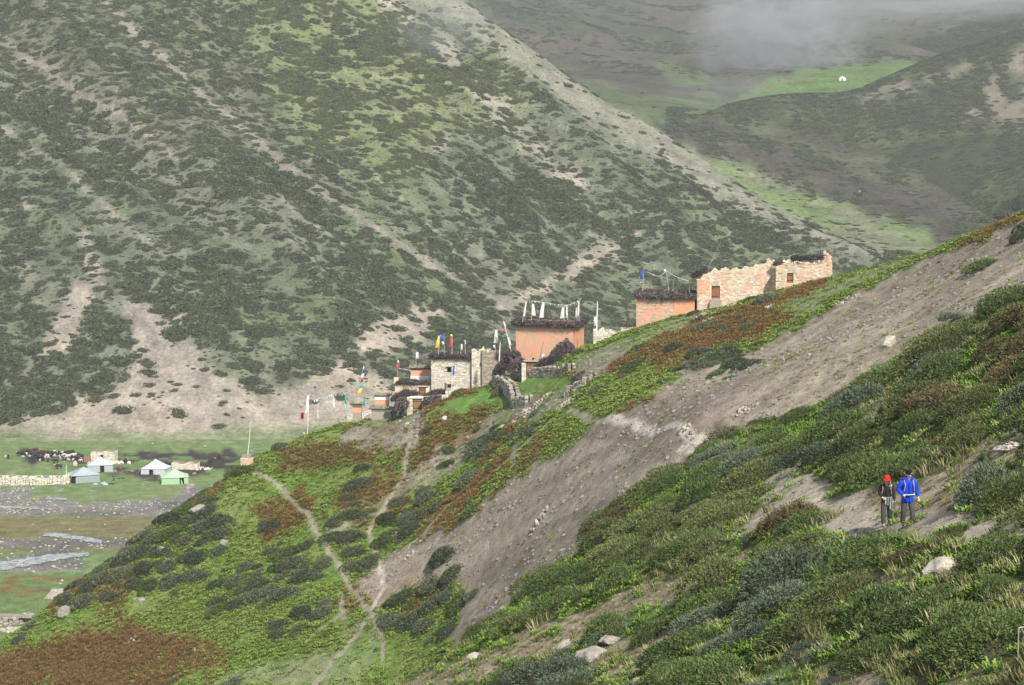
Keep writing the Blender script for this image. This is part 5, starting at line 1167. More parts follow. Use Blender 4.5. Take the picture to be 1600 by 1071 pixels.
if post:
    b = MB(); b.tube([(0, 0, -.3), (.0, 0, .55)], .013, 6); b.tube([(0, 0, .55), (.45, .05, .60)], .012, 6); o = b.obj('stick_frame', M_pole); o.location = post + Vector((0, 0, .25)); tag(o, 'bent dry stick frame among shrubs at the right edge', 'stick')

# ------------------------------------------------------------------ the valley: tents, ruins, herd, water
def on0(u, v): return hit(u, v)
CAN = lambda name, c: simple(name, c, tuple(x * .86 for x in c), 1.5, .8)
def tent(u, v, W, D, hw, ha, yaw, m, mroof, label, door=.62, group='canvas tents on the valley floor', flap=None):
    W, D, hw, ha = W * 1.12, D * 1.12, hw * 1.15, ha * 1.12
    p = on0(u, v); t = thing('canvas_tent', p, label, 'tent', R(yaw), group); w, d = W / 2, D / 2
    b = MB(); n = 6
    cs = [(-w, -d), (w, -d), (w, d), (-w, d)]
    for k in range(4):
        (x0, y0), (x1, y1) = cs[k], cs[(k + 1) % 4]; V = []
        for i in range(n + 1):
            s = i / n; x, y = x0 + (x1 - x0) * s, y0 + (y1 - y0) * s; bul = .05 * math.sin(i * 2.1 + k); nx, ny = (y1 - y0) / math.hypot(x1 - x0, y1 - y0), -(x1 - x0) / math.hypot(x1 - x0, y1 - y0)
            V += [(x * 1.06 + nx * bul, y * 1.06 + ny * bul, -.25), (x, y, hw - .10 * math.sin(math.pi * s) * (1 if i % 2 else .4))]
        skip = {3} if k == 0 else set()
        b.add(V, [(2 * i, 2 * i + 2, 2 * i + 3, 2 * i + 1) for i in range(n) if not (k == 0 and abs((i + .5) / n - door) < .5 / n)], random.random())
    b.obj('tent_wall', m, t)
    r = MB(); N = 8
    for k in range(4):
        (x0, y0), (x1, y1) = cs[k], cs[(k + 1) % 4]; V = []; Fc = []
        for j in range(N + 1):
            q = j / N; zz = hw + (ha - hw) * (q ** 1.25); 
            for i in range(n + 1):
                s = i / n; x, y = (x0 + (x1 - x0) * s) * 1.07 * (1 - q), (y0 + (y1 - y0) * s) * 1.07 * (1 - q); V.append((x, y, zz - .12 * math.sin(math.pi * s) * (1 - q) ** .5 * (1 if j else .7)))
        for j in range(N):
            for i in range(n): a = j * (n + 1) + i; Fc.append((a, a + 1, a + n + 2, a + n + 1))
        r.add(V, Fc, random.random())
    r.obj('tent_roof', mroof, t, True)
    dk = MB(); dk.box(-w + .3, w - .3, -d + .35, -d + .4, -.1, hw - .15); dk.obj('painted_tent_shade', M_dark, t)  # near-black sheet behind the doorway, standing in for shade under the canvas
    xd = -w + W * door; f = MB(); f.add([(xd + .28, -d - .05, -.1), (xd + .75, -d - .25, -.1), (xd + .45, -d - .1, hw * .55), (xd + .28, -d - .05, hw * .8)], [(0, 1, 2, 3)]); f.obj('door_flap', m, t)
    g = MB()
    for sx in (-1, 1):
        for sy in (-1, 1): g.tube([(sx * w, sy * d, hw), (sx * (w + 1.2), sy * (d + 1.2), -.1)], .02, 4)
    g.obj('guy_rope', M_pole, t); pk = MB(); pk.tube([(0, 0, ha - .1), (0, 0, ha + .18)], .04, 5); pk.obj('centre_pole', M_pole, t)
    return t
mW = CAN('white_canvas', (.62, .66, .66)); mG = CAN('grey_canvas', (.33, .37, .38)); mG2 = CAN('dull_grey_canvas', (.42, .45, .46)); mL = CAN('pale_green_canvas', (.34, .52, .30)); mL2 = CAN('pale_green_roof', (.46, .62, .42))
tent(157, 735, 5.4, 4.4, 1.5, 3.1, 10, mG2, mW, 'whitest tent with a dark doorway standing behind the grey tent')
tent(131, 752, 6.0, 4.6, 1.6, 3.2, 22, mG, CAN('slate_canvas', (.36, .41, .43)), 'slate grey tent nearest the long stone wall', door=.1)
tent(244, 739, 5.4, 4.2, 1.2, 3.1, -8, mG2, CAN('light_grey_canvas', (.52, .56, .58)), 'light grey peaked tent in front of the low ruined stone house', door=.45)
tent(273, 754, 5.6, 4.4, 1.4, 3.0, 12, mL, mL2, 'pale green tent at the edge of the shrubby nose', door=.68)
ft = tent(1316, 126, 3.6, 3.0, 1.1, 2.3, 0, CAN('far_white_canvas', (.75, .75, .72)), CAN('far_white_roof', (.80, .80, .77)), 'tiny lone white tent on the bright green meadow of the upper valley', group=None, door=.5)
p = on0(1220, 127)
if p: boulder(1220, 127, 7, 'single boulder on the upper meadow left of the tiny tent', .7, M_stone)
# tarpaulin heap and bundles
def lump(u, v, wm, hm, m, label, cat, name, group=None, n=1, seed=0):
    p = on0(u, v); mb = MB(); rnd = random.Random(seed + int(u))
    for i in range(n):
        V, Fc, _, _ = rock_proto(rnd.randrange(9999), 2, 1.0); ox, oy = (rnd.uniform(-.4, .4) * wm, rnd.uniform(-.3, .3) * wm) if n > 1 else (0, 0); k = 1 if n == 1 else .45
        mb.add([Vector((q[0] * wm / 2 * k + ox, q[1] * wm / 2.6 * k + oy, q[2] * hm / 1.6 * k + hm * .3 * k)) for q in V], Fc, rnd.random())
    o = mb.obj(name, m); o.location = p; return tag(o, label, cat, group)
lump(158, 757, 3.4, 1.1, CAN('blue_tarpaulin', (.40, .50, .58)), 'crumpled pale blue tarpaulin beside the slate grey tent', 'tarpaulin', 'tarpaulin', n=4)
lump(175, 757, 1.8, .8, M_brushcore, 'low dark heap of goods right of the blue tarpaulin', 'bundle', 'goods_heap', n=4)
lump(117, 728, 1.3, 1.6, CAN('cream_cloth', (.66, .62, .52)), 'tall cream bundle left of the slate grey tent', 'bundle', 'cloth_bundle'); lump(188, 733, 1.0, .5, CAN('maroon_cloth', (.30, .06, .07)), 'small dark red bundle behind the whitest tent', 'bundle', 'cloth_bundle'); lump(177, 737, 1.6, .8, M_pale, 'pale pile of sacks right of the whitest tent', 'bundle', 'sack_pile', n=4)
lump(208, 737, 1.8, .7, CAN('orange_cloth', (.50, .24, .13)), 'orange brown bundle between the two grey tents', 'bundle', 'cloth_bundle', n=2); lump(304, 742, 1.5, .7, CAN('rust_cloth', (.48, .25, .15)), 'rust coloured bundle right of the green tent', 'bundle', 'cloth_bundle'); lump(202, 725, 1.3, .8, CAN('pink_cloth', (.60, .52, .48)), 'pale pink bundle on the dark soil', 'bundle', 'cloth_bundle')
lump(238, 751, 3.6, .35, M_brushcore, 'flat dark dung heap left of the green tent', 'dung heap', 'dung_heap', n=4); lump(190, 748, 2.6, .25, M_brushcore, 'flat dark dung heap behind the standing man', 'dung heap', 'dung_heap', n=4); lump(161, 738, 1.4, .9, M_dark, 'black bundle in front of the white tent doorway', 'bundle', 'cloth_bundle', n=2)
# stone buildings of the camp
def camp_house(u, v, W, H, D, label, **k):
    p = on0(u, v); return house(u, v, p.y, 0, W, H, D, label, M_wallstone, M_mud, stone=dict(sz=(.4, .8), hh=(.22, .34), pr=.06), name='stone_building', cat='building', z0=-.8, **k)
camp_house(142, 722, 6.2, 2.6, 4, 'flat-roofed pale stone house behind the whitest tent', openings=[(2.6, 3.1, 1.2, 1.7)], top=lambda s: 2.5 + .12 * math.sin(s * 2)); camp_house(268, 734, 6.6, 1.6, 3.6, 'low roofless stone ruin behind the two right tents', top=lambda s: 1.5 + .3 * math.sin(s * 1.7), roof=False, sides=('r',))
rubble(180, 724, 14, 40, 'stones fallen off the flat-roofed stone house', .6, M_wallstone); rubble(312, 733, 20, 50, 'stones fallen off the low ruin', .5, M_wallstone)
b = MB(); b.box(0, 1.6, 0, 1.5, -.3, 1.5, .08); o = b.obj('rust_shed', simple('rust_mud', (.36, .20, .12))); o.location = on0(131, 723); tag(o, 'small rust brown lean-to on the left of the flat-roofed stone house', 'shed')
dry_wall([(-40, 758), (20, 757), (60, 757), (85, 756), (108, 755)], 1.7, 1.6, 'long pale mani stone wall running in from the left edge', sz=(.5, 1.0), ragged=.25, m=M_wallstone, name='mani_wall', group=None, below=.3)
string_line([(-10, 741), (20, 742), (60, 743), (104, 742)], 478, 'long string of many-coloured flags above the mani wall', ('white', 'blue', 'yellow', 'white', 'red', 'green'), .3, .55, .95, r=.03)
flagpole(104, 747, 478, 3.3, 'thick white post at the end of the coloured flag string', [('yellow', 1.0, .8, .7)], (0, 0), .13, FLAG['white'])
dry_wall([(-60, 982), (-20, 980), (20, 976), (44, 972)], 1.4, 1.2, 'grey slab-topped stone ruin at the lower left edge', sz=(.5, 1.1), ragged=.1, name='ruined_wall', group=None)
rubble(20, 985, 26, 120, 'apron of pale rubble below the lower left ruin', .4, M_pale); b = MB(); b.box(-6, 3.2, -.9, .9, 0, .22, .05); o = b.obj('stone_slab', M_stone); q = hit(22, 976); o.location = q + Vector((0, .4, 1.35)); o.rotation_euler = (0, R(2), 0); tag(o, 'flat grey slab lying on the lower left ruin', 'slab')
# herd
def animal_mesh(seed, m, long_hair=True):
    rnd = random.Random(seed); mb = MB()
    mb.tube([(-.78, 0, .82), (-.62, 0, .86), (-.1, 0, .84), (.4, 0, .92), (.66, 0, 1.0), (.80, 0, .95)], [.12, .30, .36, .36, .30, .18], 8, .5)
    mb.tube([(.66, 0, 1.0), (.92, 0, .92), (1.12, 0, .72), (1.26, 0, .58)], [.22, .19, .14, .08], 7, .5)
    for x, y in ((.5, .17), (.5, -.17), (-.55, .17), (-.55, -.17)):
        kx = -.07 if x < 0 else .03; mb.tube([(x, y, .75), (x + kx, y, .42), (x - kx * .3, y, .2), (x, y, -.02)], [.14, .09, .055, .065], 6, .4)
    mb.tube([(-.78, 0, .88), (-.92, 0, .62), (-.9, 0, .32)], [.05, .06, .09], 5, .3)
    for s in (-1, 1): mb.tube([(1.0, .09 * s, .88), (1.02, .26 * s, .95), (1.05, .30 * s, 1.15)], [.035, .028, .01], 5, .9); mb.tube([(.95, .1 * s, .84), (.9, .24 * s, .80)], [.05, .02], 5, .4)
    return mb
M_yak = simple('black_wool', (.028, .024, .022), (.045, .036, .03), 5); M_goat = simple('white_wool', (.62, .59, .52), (.50, .46, .39), 5); M_byak = simple('brown_wool', (.10, .06, .04)); M_pied = simple('pied_wool', (.65, .62, .56), (.05, .04, .035), 1.2, detail=1)
ANM = {k: animal_mesh(1, m).obj('tmp', m) for k, m in dict(black=M_yak, white=M_goat, brown=M_byak, pied=M_pied).items()}
for o in ANM.values(): COL.objects.unlink(o)
rnd = random.Random(4); na_ = 0
spots = [(rnd.gauss(62, 26), rnd.gauss(713, 2.4)) for _ in range(70)] + [(rnd.uniform(60, 130), rnd.gauss(717, 2.2)) for _ in range(30)]
spots = [(u, v) for u, v in spots if 8 < u < 130 and 706 < v < 724]
fixed = [(31, 713, 'black'), (37, 712, 'black'), (49, 720, 'black'), (67, 721, 'black'), (87, 724, 'black'), (92, 733, 'black'), (44, 709, 'black'), (196, 722, 'black'), (262, 730, 'black'), (330, 724, 'black'), (344, 717, 'brown')]
for i, (u, v, kd) in enumerate(fixed + [(u, v, rnd.choice(['black', 'black', 'white', 'white', 'white', 'brown', 'pied'])) for u, v in spots]):
    p = hit(u, v)
    if p is None: continue
    small = kd in ('white', 'pied'); sc = rnd.uniform(.55, .75) if small else rnd.uniform(.8, 1.1)
    o = link(bpy.data.objects.new('goat' if small else 'yak', ANM[kd].data)); o.location = p; o.scale = (sc, sc, sc); o.rotation_euler = (0, 0, rnd.uniform(0, 6.28))
    if i < 6: lb = ['black yak grazing at the far left of the herd', 'second black yak at the left end of the herd', 'black yak alone on the grass below the left of the herd', 'black yak alone on the grass below the middle of the herd', 'black yak alone on the grass below the right of the herd', 'black yak lying near the long stone wall'][i]; gp = None
    elif 7 <= i < 11: lb = ['black yak on the soil between the white and light grey tents', 'black yak beside the light grey tent', 'black yak at the right end of the dark soil', 'brown yak at the right end of the dark soil'][i - 7]; gp = None
    else: gp = {'black': 'black yaks standing in the crowded herd', 'brown': 'brown yaks standing in the crowded herd', 'white': 'white goats in the crowded herd', 'pied': 'black and white goats in the crowded herd'}[kd]; lb = {'black': 'black yak standing in the crowded herd left of the tents', 'brown': 'brown yak standing in the crowded herd left of the tents', 'white': 'white goat standing in the crowded herd left of the tents', 'pied': 'black and white goat in the crowded herd left of the tents'}[kd]
    tag(o, lb, 'goat' if small else 'yak', gp)
for k, (u, v, lb) in enumerate([(892, 131, 'tiny dark yak high on the ridge above the upper valley'), (1003, 148, 'tiny dark yak alone on the far green slope'), (1092, 142, 'tiny dark yak near the far stream'), (1022, 170, 'tiny dark yak below the far green slope')]):
    p = hit(u, v, 860)
    if p: o = link(bpy.data.objects.new('yak', ANM['black'].data)); o.location = p; o.scale = (1.1, 1.1, 1.1); tag(o, lb, 'yak')
# water of the braided river: thin sheets in shallow channels
m, nt, b_ = mat('river_water'); b_.inputs['Base Color'].default_value = (.30, .33, .34, 1); b_.inputs['Roughness'].default_value = .18; b_.inputs['Specular IOR Level'].default_value = .6
tc = node(nt, 'ShaderNodeTexCoord'); n1 = node(nt, 'ShaderNodeTexNoise', Scale=1.6, Detail=6.0, Roughness=.7); mp = node(nt, 'ShaderNodeMapping'); mp.inputs['Scale'].default_value = (.35, 1.2, 1); nt.links.new(tc.outputs['Object'], mp.inputs[0]); nt.links.new(mp.outputs[0], n1.inputs['Vector'])
nt.links.new(mixc(nt, ramp(nt, n1.outputs[0], [(.44, G(0)), (.58, G(1))]), (.17, .20, .21), (.55, .58, .59)), b_.inputs['Base Color']); bp = node(nt, 'ShaderNodeBump', Strength=.8, Distance=.25); nt.links.new(n1.outputs[0], bp.inputs['Height']); nt.links.new(bp.outputs[0], b_.inputs['Normal'])
M_water = m
for top_, bot_ in [([(70, 833), (85, 833), (100, 835), (120, 838), (140, 841), (160, 845)], [(66, 838), (85, 840), (100, 842), (120, 845), (140, 848), (158, 850)]), ([(-60, 884), (0, 879), (40, 873), (80, 867), (115, 865), (140, 864)], [(-60, 899), (0, 893), (40, 886), (80, 878), (112, 872), (138, 869)]),
                   ([(-60, 791), (0, 791), (40, 793), (80, 796)], [(-60, 796), (0, 795), (40, 796), (80, 797)]), ([(72, 778), (90, 778), (104, 780)], [(72, 781), (90, 782), (104, 782)])]:
    V = []; n = 40; T = np.array(top_, float); B_ = np.array(bot_, float)
    for i in range(n + 1):
        s = i / n; k = s * (len(T) - 1); k0 = min(int(k), len(T) - 2); f_ = k - k0
        a = T[k0] * (1 - f_) + T[k0 + 1] * f_; c = B_[k0] * (1 - f_) + B_[k0 + 1] * f_; wv = math.sin(i * 1.3) * .7
        for j in range(4):
            q = a * (1 - j / 3) + c * (j / 3); p = hit(q[0], q[1] + wv); V.append((p.x, p.y, p.z + .12))
    mb = MB(); mb.add(V, [(i * 4 + j, i * 4 + j + 1, (i + 1) * 4 + j + 1, (i + 1) * 4 + j) for i in range(n) for j in range(3)]); o = mb.obj('river_water', M_water, None, True); o['kind'] = 'structure'

# ------------------------------------------------------------------ people
def skin_mesh(joints, edges, sub=2):
    """joints: name -> (pos, radius or (rx, ry)); grown with a Skin modifier; returns verts, faces"""
    names = list(joints); me = bpy.data.meshes.new('tmp'); me.from_pydata([joints[n][0] for n in names], [(names.index(a), names.index(b)) for a, b in edges], [])
    o = bpy.data.objects.new('tmp', me); COL.objects.link(o); s = o.modifiers.new('s', 'SKIN'); s.use_smooth_shade = True; s.branch_smoothing = .6
    if not me.skin_vertices:
        bm = bmesh.new(); bm.from_mesh(me); bm.verts.layers.skin.verify(); bm.to_mesh(me); bm.free()
    for i, n in enumerate(names):
        r = joints[n][1]; me.skin_vertices[0].data[i].radius = r if isinstance(r, tuple) else (r, r); me.skin_vertices[0].data[i].use_root = (i == 0)
    if sub: q = o.modifiers.new('u', 'SUBSURF'); q.levels = sub; q.render_levels = sub
    bpy.context.view_layer.update(); dg = bpy.context.evaluated_depsgraph_get(); em = o.evaluated_get(dg).to_mesh()
    V = [tuple(v.co) for v in em.vertices]; Fc = [tuple(p.vertices) for p in em.polygons]; o.evaluated_get(dg).to_mesh_clear(); bpy.data.objects.remove(o); return V, Fc
def sk(name, joints, edges, m, parent, sub=2):
    V, Fc = skin_mesh(joints, edges, sub); mb = MB(); mb.add(V, Fc, .5); return mb.obj(name, m, parent, True)
def ell(mb, c, r, n=10, t=.5, zcut=None):
    V = []; Fc = []
    for i in range(n + 1):
        for j in range(n * 2):
            a = math.pi * i / n; b = math.pi * j / n; z = math.cos(a); z = max(z, zcut) if zcut is not None else z
            V.append((c[0] + r[0] * math.sin(a) * math.cos(b), c[1] + r[1] * math.sin(a) * math.sin(b), c[2] + r[2] * z))
    for i in range(n):
        for j in range(n * 2): Fc.append((i * 2 * n + j, (i + 1) * 2 * n + j, (i + 1) * 2 * n + (j + 1) % (2 * n), i * 2 * n + (j + 1) % (2 * n)))
    mb.add(V, Fc, t)
M_skin = simple('skin', (.72, .48, .37), (.66, .43, .33), 8, .6); M_trou = simple('grey_trousers', (.075, .068, .072), (.055, .05, .054), 9, bump=.01); M_boot = simple('tan_boots', (.30, .25, .19)); M_hair = simple('hair', (.05, .035, .02))
def person(loc, yaw, H, label, jacket_m, trou_m, hat_m, hat, pose):
    """faces -Y when yaw = 0; heights for a 1.75 m figure, scaled"""
    t = thing('person', loc, label, 'person', yaw); t.scale = (H / 1.75,) * 3
    hd = pose.get('nod', .06); sw = pose.get('sh', .19); hip = .095
    J = {'pelvis': ((0, 0, .93), (.13, .10)), 'belly': ((0, -.01, 1.08), (.125, .095)), 'chest': ((0, 0, 1.28), (.15, .105)), 'neck0': ((0, -.01, 1.44), (.075, .07)), 'neck': ((0, -.03 - hd * .3, 1.50), (.052, .052)), 'headb': ((0, -.04 - hd * .8, 1.57), (.066, .078)), 'head': ((0, -.045 - hd, 1.63), (.086, .10)), 'crown': ((0, -.03 - hd, 1.70), (.066, .076))}
    E = [('pelvis', 'belly'), ('belly', 'chest'), ('chest', 'neck0'), ('neck0', 'neck'), ('neck', 'headb'), ('headb', 'head'), ('head', 'crown')]
    for s, sd_ in ((-1, 'l'), (1, 'r')):
        el, wr, kn, an = pose[sd_ + 'el'], pose[sd_ + 'wr'], pose[sd_ + 'kn'], pose[sd_ + 'an']
        J.update({sd_ + 'sho': ((s * sw, 0, 1.41), .062), sd_ + 'el': (el, .045), sd_ + 'wr': (wr, .030), sd_ + 'pal': (pose[sd_ + 'ha'], (.038, .022)), sd_ + 'hip': ((s * hip, 0, .88), .098), sd_ + 'kn': (kn, .062), sd_ + 'an': (an, .042), sd_ + 'toe': ((an[0] + s * .02, an[1] - .13, .04), (.038, .03))})
        E += [('chest', sd_ + 'sho'), (sd_ + 'sho', sd_ + 'el'), (sd_ + 'el', sd_ + 'wr'), (sd_ + 'wr', sd_ + 'pal'), ('pelvis', sd_ + 'hip'), (sd_ + 'hip', sd_ + 'kn'), (sd_ + 'kn', sd_ + 'an'), (sd_ + 'an', sd_ + 'toe')]
    V, Fc = skin_mesh(J, E, 2); mb = MB(); mb.add(V, Fc, .5)
    for s, sd_ in ((-1, 'l'), (1, 'r')):          # five fingers curled round what the hand holds
        pal = Vector(pose[sd_ + 'ha']); wr = Vector(pose[sd_ + 'wr']); d = (pal - wr).normalized(); side = d.cross(Vector((0, 1, 0))).normalized() if abs(d.y) < .9 else Vector((1, 0, 0)); inn = side.cross(d).normalized()
        for k in range(4):
            b0 = pal + side * (k - 1.5) * .018 - d * .01; L = (.062, .072, .068, .052)[k]; mb.tube([b0, b0 + d * L * .55, b0 + d * L * .8 + inn * .02, b0 + d * L * .7 + inn * .042], [.0095, .009, .008, .006], 6, .5)
        b0 = pal - side * .03 - d * .03; mb.tube([b0, b0 - side * .022 + d * .02, b0 - side * .02 + d * .045 + inn * .02], [.011, .010, .007], 6, .5)
    hc = Vector(J['head'][0])
    mb.tube([hc + Vector((0, -.088, .012)), hc + Vector((0, -.108, -.018)), hc + Vector((0, -.092, -.026))], [.008, .015, .012], 6, .6)      # nose
    for s in (-1, 1): ell(mb, hc + Vector((s * .082, .0, -.01)), (.012, .022, .032), 5, .4)                                                   # ears
    mb.obj('body', M_skin, t, True)
    fc = MB()
    for s in (-1, 1): ell(fc, hc + Vector((s * .03, -.084, .005)), (.012, .006, .007), 4, .2)
    ell(fc, hc + Vector((0, -.088, -.052)), (.024, .006, .006), 4, .2); fc.obj('eyes_and_mouth', M_hair, t)
    # jacket
    k = pose.get('bulk', 1.0); hem = pose.get('hem', .82)
    jj = {'c': ((0, 0, 1.24), (.175 * k, .13 * k)), 'w': ((0, -.01, 1.05), (.160 * k, .125 * k)), 'h': ((0, 0, hem + .08), (.19 * k, .15 * k)), 'h2': ((0, 0, hem), (.19 * k, .15 * k)), 'n': ((0, -.01, 1.42), (.11 * k, .09 * k)), 'n2': ((0, -.03, 1.49), (.072 * k, .07 * k))}
    je = [('c', 'w'), ('w', 'h'), ('h', 'h2'), ('c', 'n'), ('n', 'n2')]
    for s, sd_ in ((-1, 'l'), (1, 'r')):
        el, wr = Vector(pose[sd_ + 'el']), Vector(pose[sd_ + 'wr']); jj.update({sd_ + 's': ((s * sw, 0, 1.40), .082 * k), sd_ + 'e': (tuple(el), .067 * k), sd_ + 'q': (tuple(el.lerp(wr, .5)), .055 * k), sd_ + 'w': (tuple(el.lerp(wr, .93)), .045 * k)}); je += [('c', sd_ + 's'), (sd_ + 's', sd_ + 'e'), (sd_ + 'e', sd_ + 'q'), (sd_ + 'q', sd_ + 'w')]
    jk = sk('jacket', jj, je, jacket_m, t)
    cm = MB(); cm.tube([(0, -.128 * k, 1.40), (0, -.146 * k, 1.24), (0, -.142 * k, 1.05), (0, -.140 * k, hem + .02)], .009, 5); cm.obj('zip', M_dark, jk)
    if pose.get('hood'): sk('hood', {'a': ((-.11, .02, 1.50), .075), 'b': ((0, .09, 1.52), .08), 'c': ((.11, .02, 1.50), .075), 'd': ((.08, -.10, 1.47), .05), 'e': ((-.08, -.10, 1.47), .05)}, [('a', 'b'), ('b', 'c'), ('c', 'd'), ('a', 'e')], jacket_m, jk, 2)
    # trousers
    tj = {'p': ((0, 0, .92), (.125, .095))}; te = []
    for s, sd_ in ((-1, 'l'), (1, 'r')):
        kn, an = Vector(pose[sd_ + 'kn']), Vector(pose[sd_ + 'an']); tj.update({sd_ + 'h': ((s * hip, 0, .86), .112), sd_ + 'th': (tuple(Vector((s * hip, 0, .86)).lerp(kn, .55)), .100), sd_ + 'k': (tuple(kn), .086), sd_ + 'c': (tuple(kn.lerp(an, .5)), .084), sd_ + 'a': (tuple(kn.lerp(an, .97)), .080)})
        te += [('p', sd_ + 'h'), (sd_ + 'h', sd_ + 'th'), (sd_ + 'th', sd_ + 'k'), (sd_ + 'k', sd_ + 'c'), (sd_ + 'c', sd_ + 'a')]
    sk('trousers', tj, te, trou_m, t)
    for s, sd_ in ((-1, 'l'), (1, 'r')):
        an = pose[sd_ + 'an']; b = MB(); ell(b, (an[0] + s * .01, an[1] - .07, .05), (.05, .145, .06), 7, .5, -.7); b.tube([(an[0], an[1] + .01, .03), (an[0], an[1] + .01, .15)], .056, 10, .5); b.obj('boot', M_boot, t, True)
    hm = MB(); ell(hm, hc + Vector((0, .008, .035)), (.112, .126, .12), 10, .5, -.15)
    if hat == 'cap':
        V = []; 
        for r_, zz in ((.095, .02), (.165, -.008)):
            for i in range(9): a = math.pi * (1.15 + .7 * i / 8); V.append(hc + Vector((math.cos(a) * r_ * .95, math.sin(a) * r_ * 1.05, zz)))
        hm.add(V, [(i, i + 1, 10 + i, 9 + i) for i in range(8)], .5); V2 = [v - Vector((0, 0, .012)) for v in V]; hm.add(V2, [(i + 1, i, 9 + i, 10 + i) for i in range(8)], .5)
    ht = hm.obj('hat', hat_m, t, True)
    if hat == 'beanie': bd = MB(); ell(bd, hc + Vector((.035, -.095, .045)), (.026, .014, .022), 6, .9); bd.obj('badge', FLAG['white'], ht); bd = MB(); ell(bd, hc + Vector((.07, -.075, .045)), (.016, .014, .020), 6, .9); bd.obj('badge', FLAG['red'], ht)
    return t, hc
gL = hit(1384, 823); gR = hit(1417, 824)
pL = dict(nod=.095, sh=.175, lel=(-.235, -.02, 1.13), lwr=(-.13, -.17, 1.0), lha=(-.075, -.20, .985), rel=(.245, .02, 1.13), rwr=(.25, -.13, .93), rha=(.25, -.19, .90), lkn=(-.10, -.10, .50), lan=(-.09, -.10, .09), rkn=(.11, -.02, .49), ran=(.14, .12, .10), hem=.80, bulk=1.04)
M_blackj = simple('charcoal_jacket', (.028, .032, .032), (.018, .02, .02), 6, .8, bump=.01)
person(gL, R(-6), 1.70, 'walker in a red cap and charcoal jacket with grey straps holding a trekking pole', M_blackj, M_trou, simple('red_cap', (.72, .03, .03), (.62, .02, .02), 3), 'cap', pL)
pR = dict(nod=.06, sh=.20, lel=(-.30, .02, 1.16), lwr=(-.17, -.17, .99), lha=(-.12, -.215, .97), rel=(.29, .02, 1.14), rwr=(.30, -.10, .90), rha=(.31, -.14, .85), lkn=(-.12, -.02, .49), lan=(-.11, .10, .10), rkn=(.12, -.12, .50), ran=(.15, -.12, .09), hem=.74, bulk=1.16, hood=True)
M_bluej = simple('royal_blue_jacket', (.012, .06, .60), (.008, .04, .46), 5, .6, bump=.015)
person(gR, R(8), 1.82, 'walker in a bulky royal blue jacket and black knitted hat on the trail', M_bluej, simple('slate_trousers', (.09, .082, .085), (.065, .06, .064), 9, bump=.01), simple('black_knit', (.014, .014, .015)), 'beanie', pR)
def gear(root, parts):
    for name, m, tubes in parts:
        b = MB()
        for pts, r in tubes: b.tube(pts, r, 6)
        b.obj(name, m, root)
persons = [o for o in S.objects if o.name.startswith('person')]
a, b_ = sorted(persons, key=lambda o: o.location.x)
M_strap = simple('grey_strap', (.30, .31, .33)); M_pack = simple('dark_pack', (.10, .10, .12)); M_pstrap = simple('reddish_strap', (.42, .22, .20))
def pack(person_, label, c, s=1.0, sm=None, belt=None):
    t = thing('backpack', (0, 0, 0), label, 'backpack'); t.location = person_.location; t.rotation_euler = person_.rotation_euler; t.scale = person_.scale
    q = MB(); q.box(-.14 * s, .14 * s, .14, .30, 1.02, 1.44, .015); q.obj('bag', c, t)
    for sx in (-1, 1):
        z = MB(); z.tube([(sx * .12, .14, 1.40), (sx * .13, .05, 1.515 * 1), (sx * .135, -.075, 1.44), (sx * .135, -.150 * s, 1.30), (sx * .16, -.13 * s, 1.14), (sx * .18, .02, 1.05)], .019, 6); z.obj('strap', sm or M_strap, t)
    z = MB(); zz = 1.02; z.tube([(.19 * s, .05, zz), (.15 * s, -.11 * s, zz), (.05, -.150 * s, zz), (-.05, -.150 * s, zz), (-.15 * s, -.11 * s, zz), (-.19 * s, .05, zz)], .012, 6); z.obj('hip_belt', belt or M_strap, t); return t
t = pack(a, 'dark backpack with grey and reddish straps on the red-capped walker', M_pack, .97, M_pstrap)
z = MB(); 
for x0, l in ((-.06, .24), (.02, .26), (.10, .40)): z.box(x0, x0 + .055, -.165, -.155, 1.02 - l, 1.02, .006)
z.obj('hanging_strap', simple('teal_grey_strap', (.22, .27, .28)), t)
pack(b_, 'backpack with grey straps and white hip belt on the blue-jacketed walker', simple('grey_pack', (.16, .16, .18)), 1.14, M_strap, FLAG['white'])
# trekking pole in the left walker's hand, small camera in the right walker's hand
hp = a.matrix_basis @ Vector((.25, -.205, .93)); t = thing('trekking_pole', hp, 'dark trekking pole planted by the red-capped walker', 'trekking pole')
foot = Vector((hp.x + .02, hp.y - .12, 0)); foot.z = float(hz(foot.x, foot.y)); q = MB(); q.tube([(0, 0, .06), foot - hp], [.012, .008], 6); q.obj('shaft', M_dark, t); q = MB(); q.tube([(0, 0, -.06), (0, 0, .12)], [.018, .02], 8); q.obj('grip', M_dark, t)
hp = b_.matrix_basis @ Vector((-.10, -.25, .975)); o = MB(); o.box(-.05, .05, -.02, .02, -.035, .035); o.tube([(0, -.02, 0), (0, -.05, 0)], .022, 8); o = o.obj('camera', M_dark); o.location = hp; tag(o, 'small black camera held at the waist of the blue-jacketed walker', 'camera')
pp = hit(178, 752)
person(pp, R(20), 1.7, 'tiny figure in dark clothes standing between the slate and green tents', simple('dark_coat', (.03, .035, .03)), M_trou, M_dark, 'beanie', dict(pR, hood=False, bulk=1.0))
# a scrap of blue litter
q = MB(); q.box(-.35, .35, -.2, .2, 0, .12, .08); o = q.obj('plastic_scrap', FLAG['blue']); o.location = hit(447, 923) + Vector((0, 0, .15)); tag(o, 'scrap of blue plastic on the slope between shrubs', 'litter')

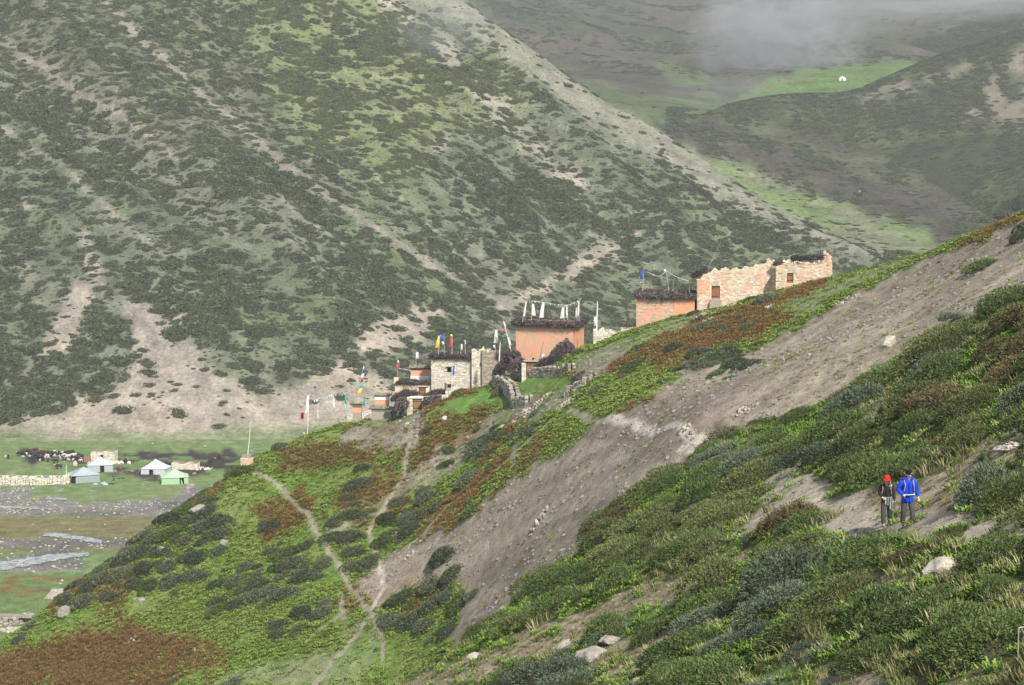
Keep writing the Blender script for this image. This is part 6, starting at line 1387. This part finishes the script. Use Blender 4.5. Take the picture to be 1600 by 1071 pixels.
# ------------------------------------------------------------------ air
def volume_mat(name, density, col=(.86, .90, .94)):
    m = bpy.data.materials.new(name); m.use_nodes = True; nt = m.node_tree; nt.nodes.clear()
    o = nt.nodes.new('ShaderNodeOutputMaterial'); v = nt.nodes.new('ShaderNodeVolumePrincipled'); nt.links.new(v.outputs[0], o.inputs['Volume'])
    v.inputs['Color'].default_value = (*col, 1); v.inputs['Density'].default_value = density; v.inputs['Anisotropy'].default_value = .1
    return m, nt, v
zt = float(GZ.max()) + 25
bm = bmesh.new(); bmesh.ops.create_cube(bm, size=1)
me = bpy.data.meshes.new('haze'); 
for v in bm.verts: v.co = Vector((v.co.x * 2600, v.co.y * 3300 + 1600, (v.co.z + .5) * (zt + 65) - 62))
bm.to_mesh(me); bm.free(); me.materials.append(volume_mat('haze_air', HAZE)[0])
tag(link(bpy.data.objects.new('haze', me)), 'thin pale haze in the valley air', kind='stuff')
def mist(u, v, d, rx, ry, rz, dens, seed, label):
    bm = bmesh.new(); bmesh.ops.create_icosphere(bm, subdivisions=3, radius=1); me = bpy.data.meshes.new('mist'); bm.to_mesh(me); bm.free()
    m, nt, vol = volume_mat('mist_cloud', 0, (.93, .95, .97))
    tc = node(nt, 'ShaderNodeTexCoord'); ln = node(nt, 'ShaderNodeVectorMath', operation='LENGTH'); nt.links.new(tc.outputs['Object'], ln.inputs[0])
    mp = node(nt, 'ShaderNodeMapping'); nt.links.new(tc.outputs['Object'], mp.inputs[0]); mp.inputs['Location'].default_value = (seed, seed * 2, 0)
    n = node(nt, 'ShaderNodeTexNoise', Scale=2.3, Detail=7.0, Roughness=.66, Distortion=.9); nt.links.new(mp.outputs[0], n.inputs['Vector'])
    f = node(nt, 'ShaderNodeMapRange'); nt.links.new(ln.outputs['Value'], f.inputs[0]); f.inputs[1].default_value = 1.0; f.inputs[2].default_value = .15; f.inputs[3].default_value = 0; f.inputs[4].default_value = 1
    q = node(nt, 'ShaderNodeMapRange'); nt.links.new(n.outputs[0], q.inputs[0]); q.inputs[1].default_value = .40; q.inputs[2].default_value = .72; q.inputs[3].default_value = 0; q.inputs[4].default_value = dens
    mu = node(nt, 'ShaderNodeMath', operation='MULTIPLY'); nt.links.new(f.outputs[0], mu.inputs[0]); nt.links.new(q.outputs[0], mu.inputs[1]); nt.links.new(mu.outputs[0], vol.inputs['Density'])
    me.materials.append(m); o = link(bpy.data.objects.new('mist', me)); o.location = unproj(u, v, d); o.scale = (rx, ry, rz)
    m.cycles.volume_step_rate = 1.0 if hasattr(m.cycles, 'volume_step_rate') else 1.0
    return tag(o, label, kind='stuff')
mist(1215, 64, 1350, 66, 55, 50, .075, 3.1, 'pale wisp of mist hanging over the upper valley')
mist(1140, 150, 1120, 50, 40, 26, .010, 5.7, 'faint veil of mist over the valley meadow')
mist(1330, 20, 1500, 120, 60, 30, .015, 4.4, 'faint mist drifting right of the main wisp')
mist(1480, -6, 1560, 150, 90, 22, .028, 7.3, 'bluish cloud bank along the far ridge')
mist(690, 45, 800, 24, 18, 18, .05, 1.9, 'small puff of mist on the mountain shoulder')
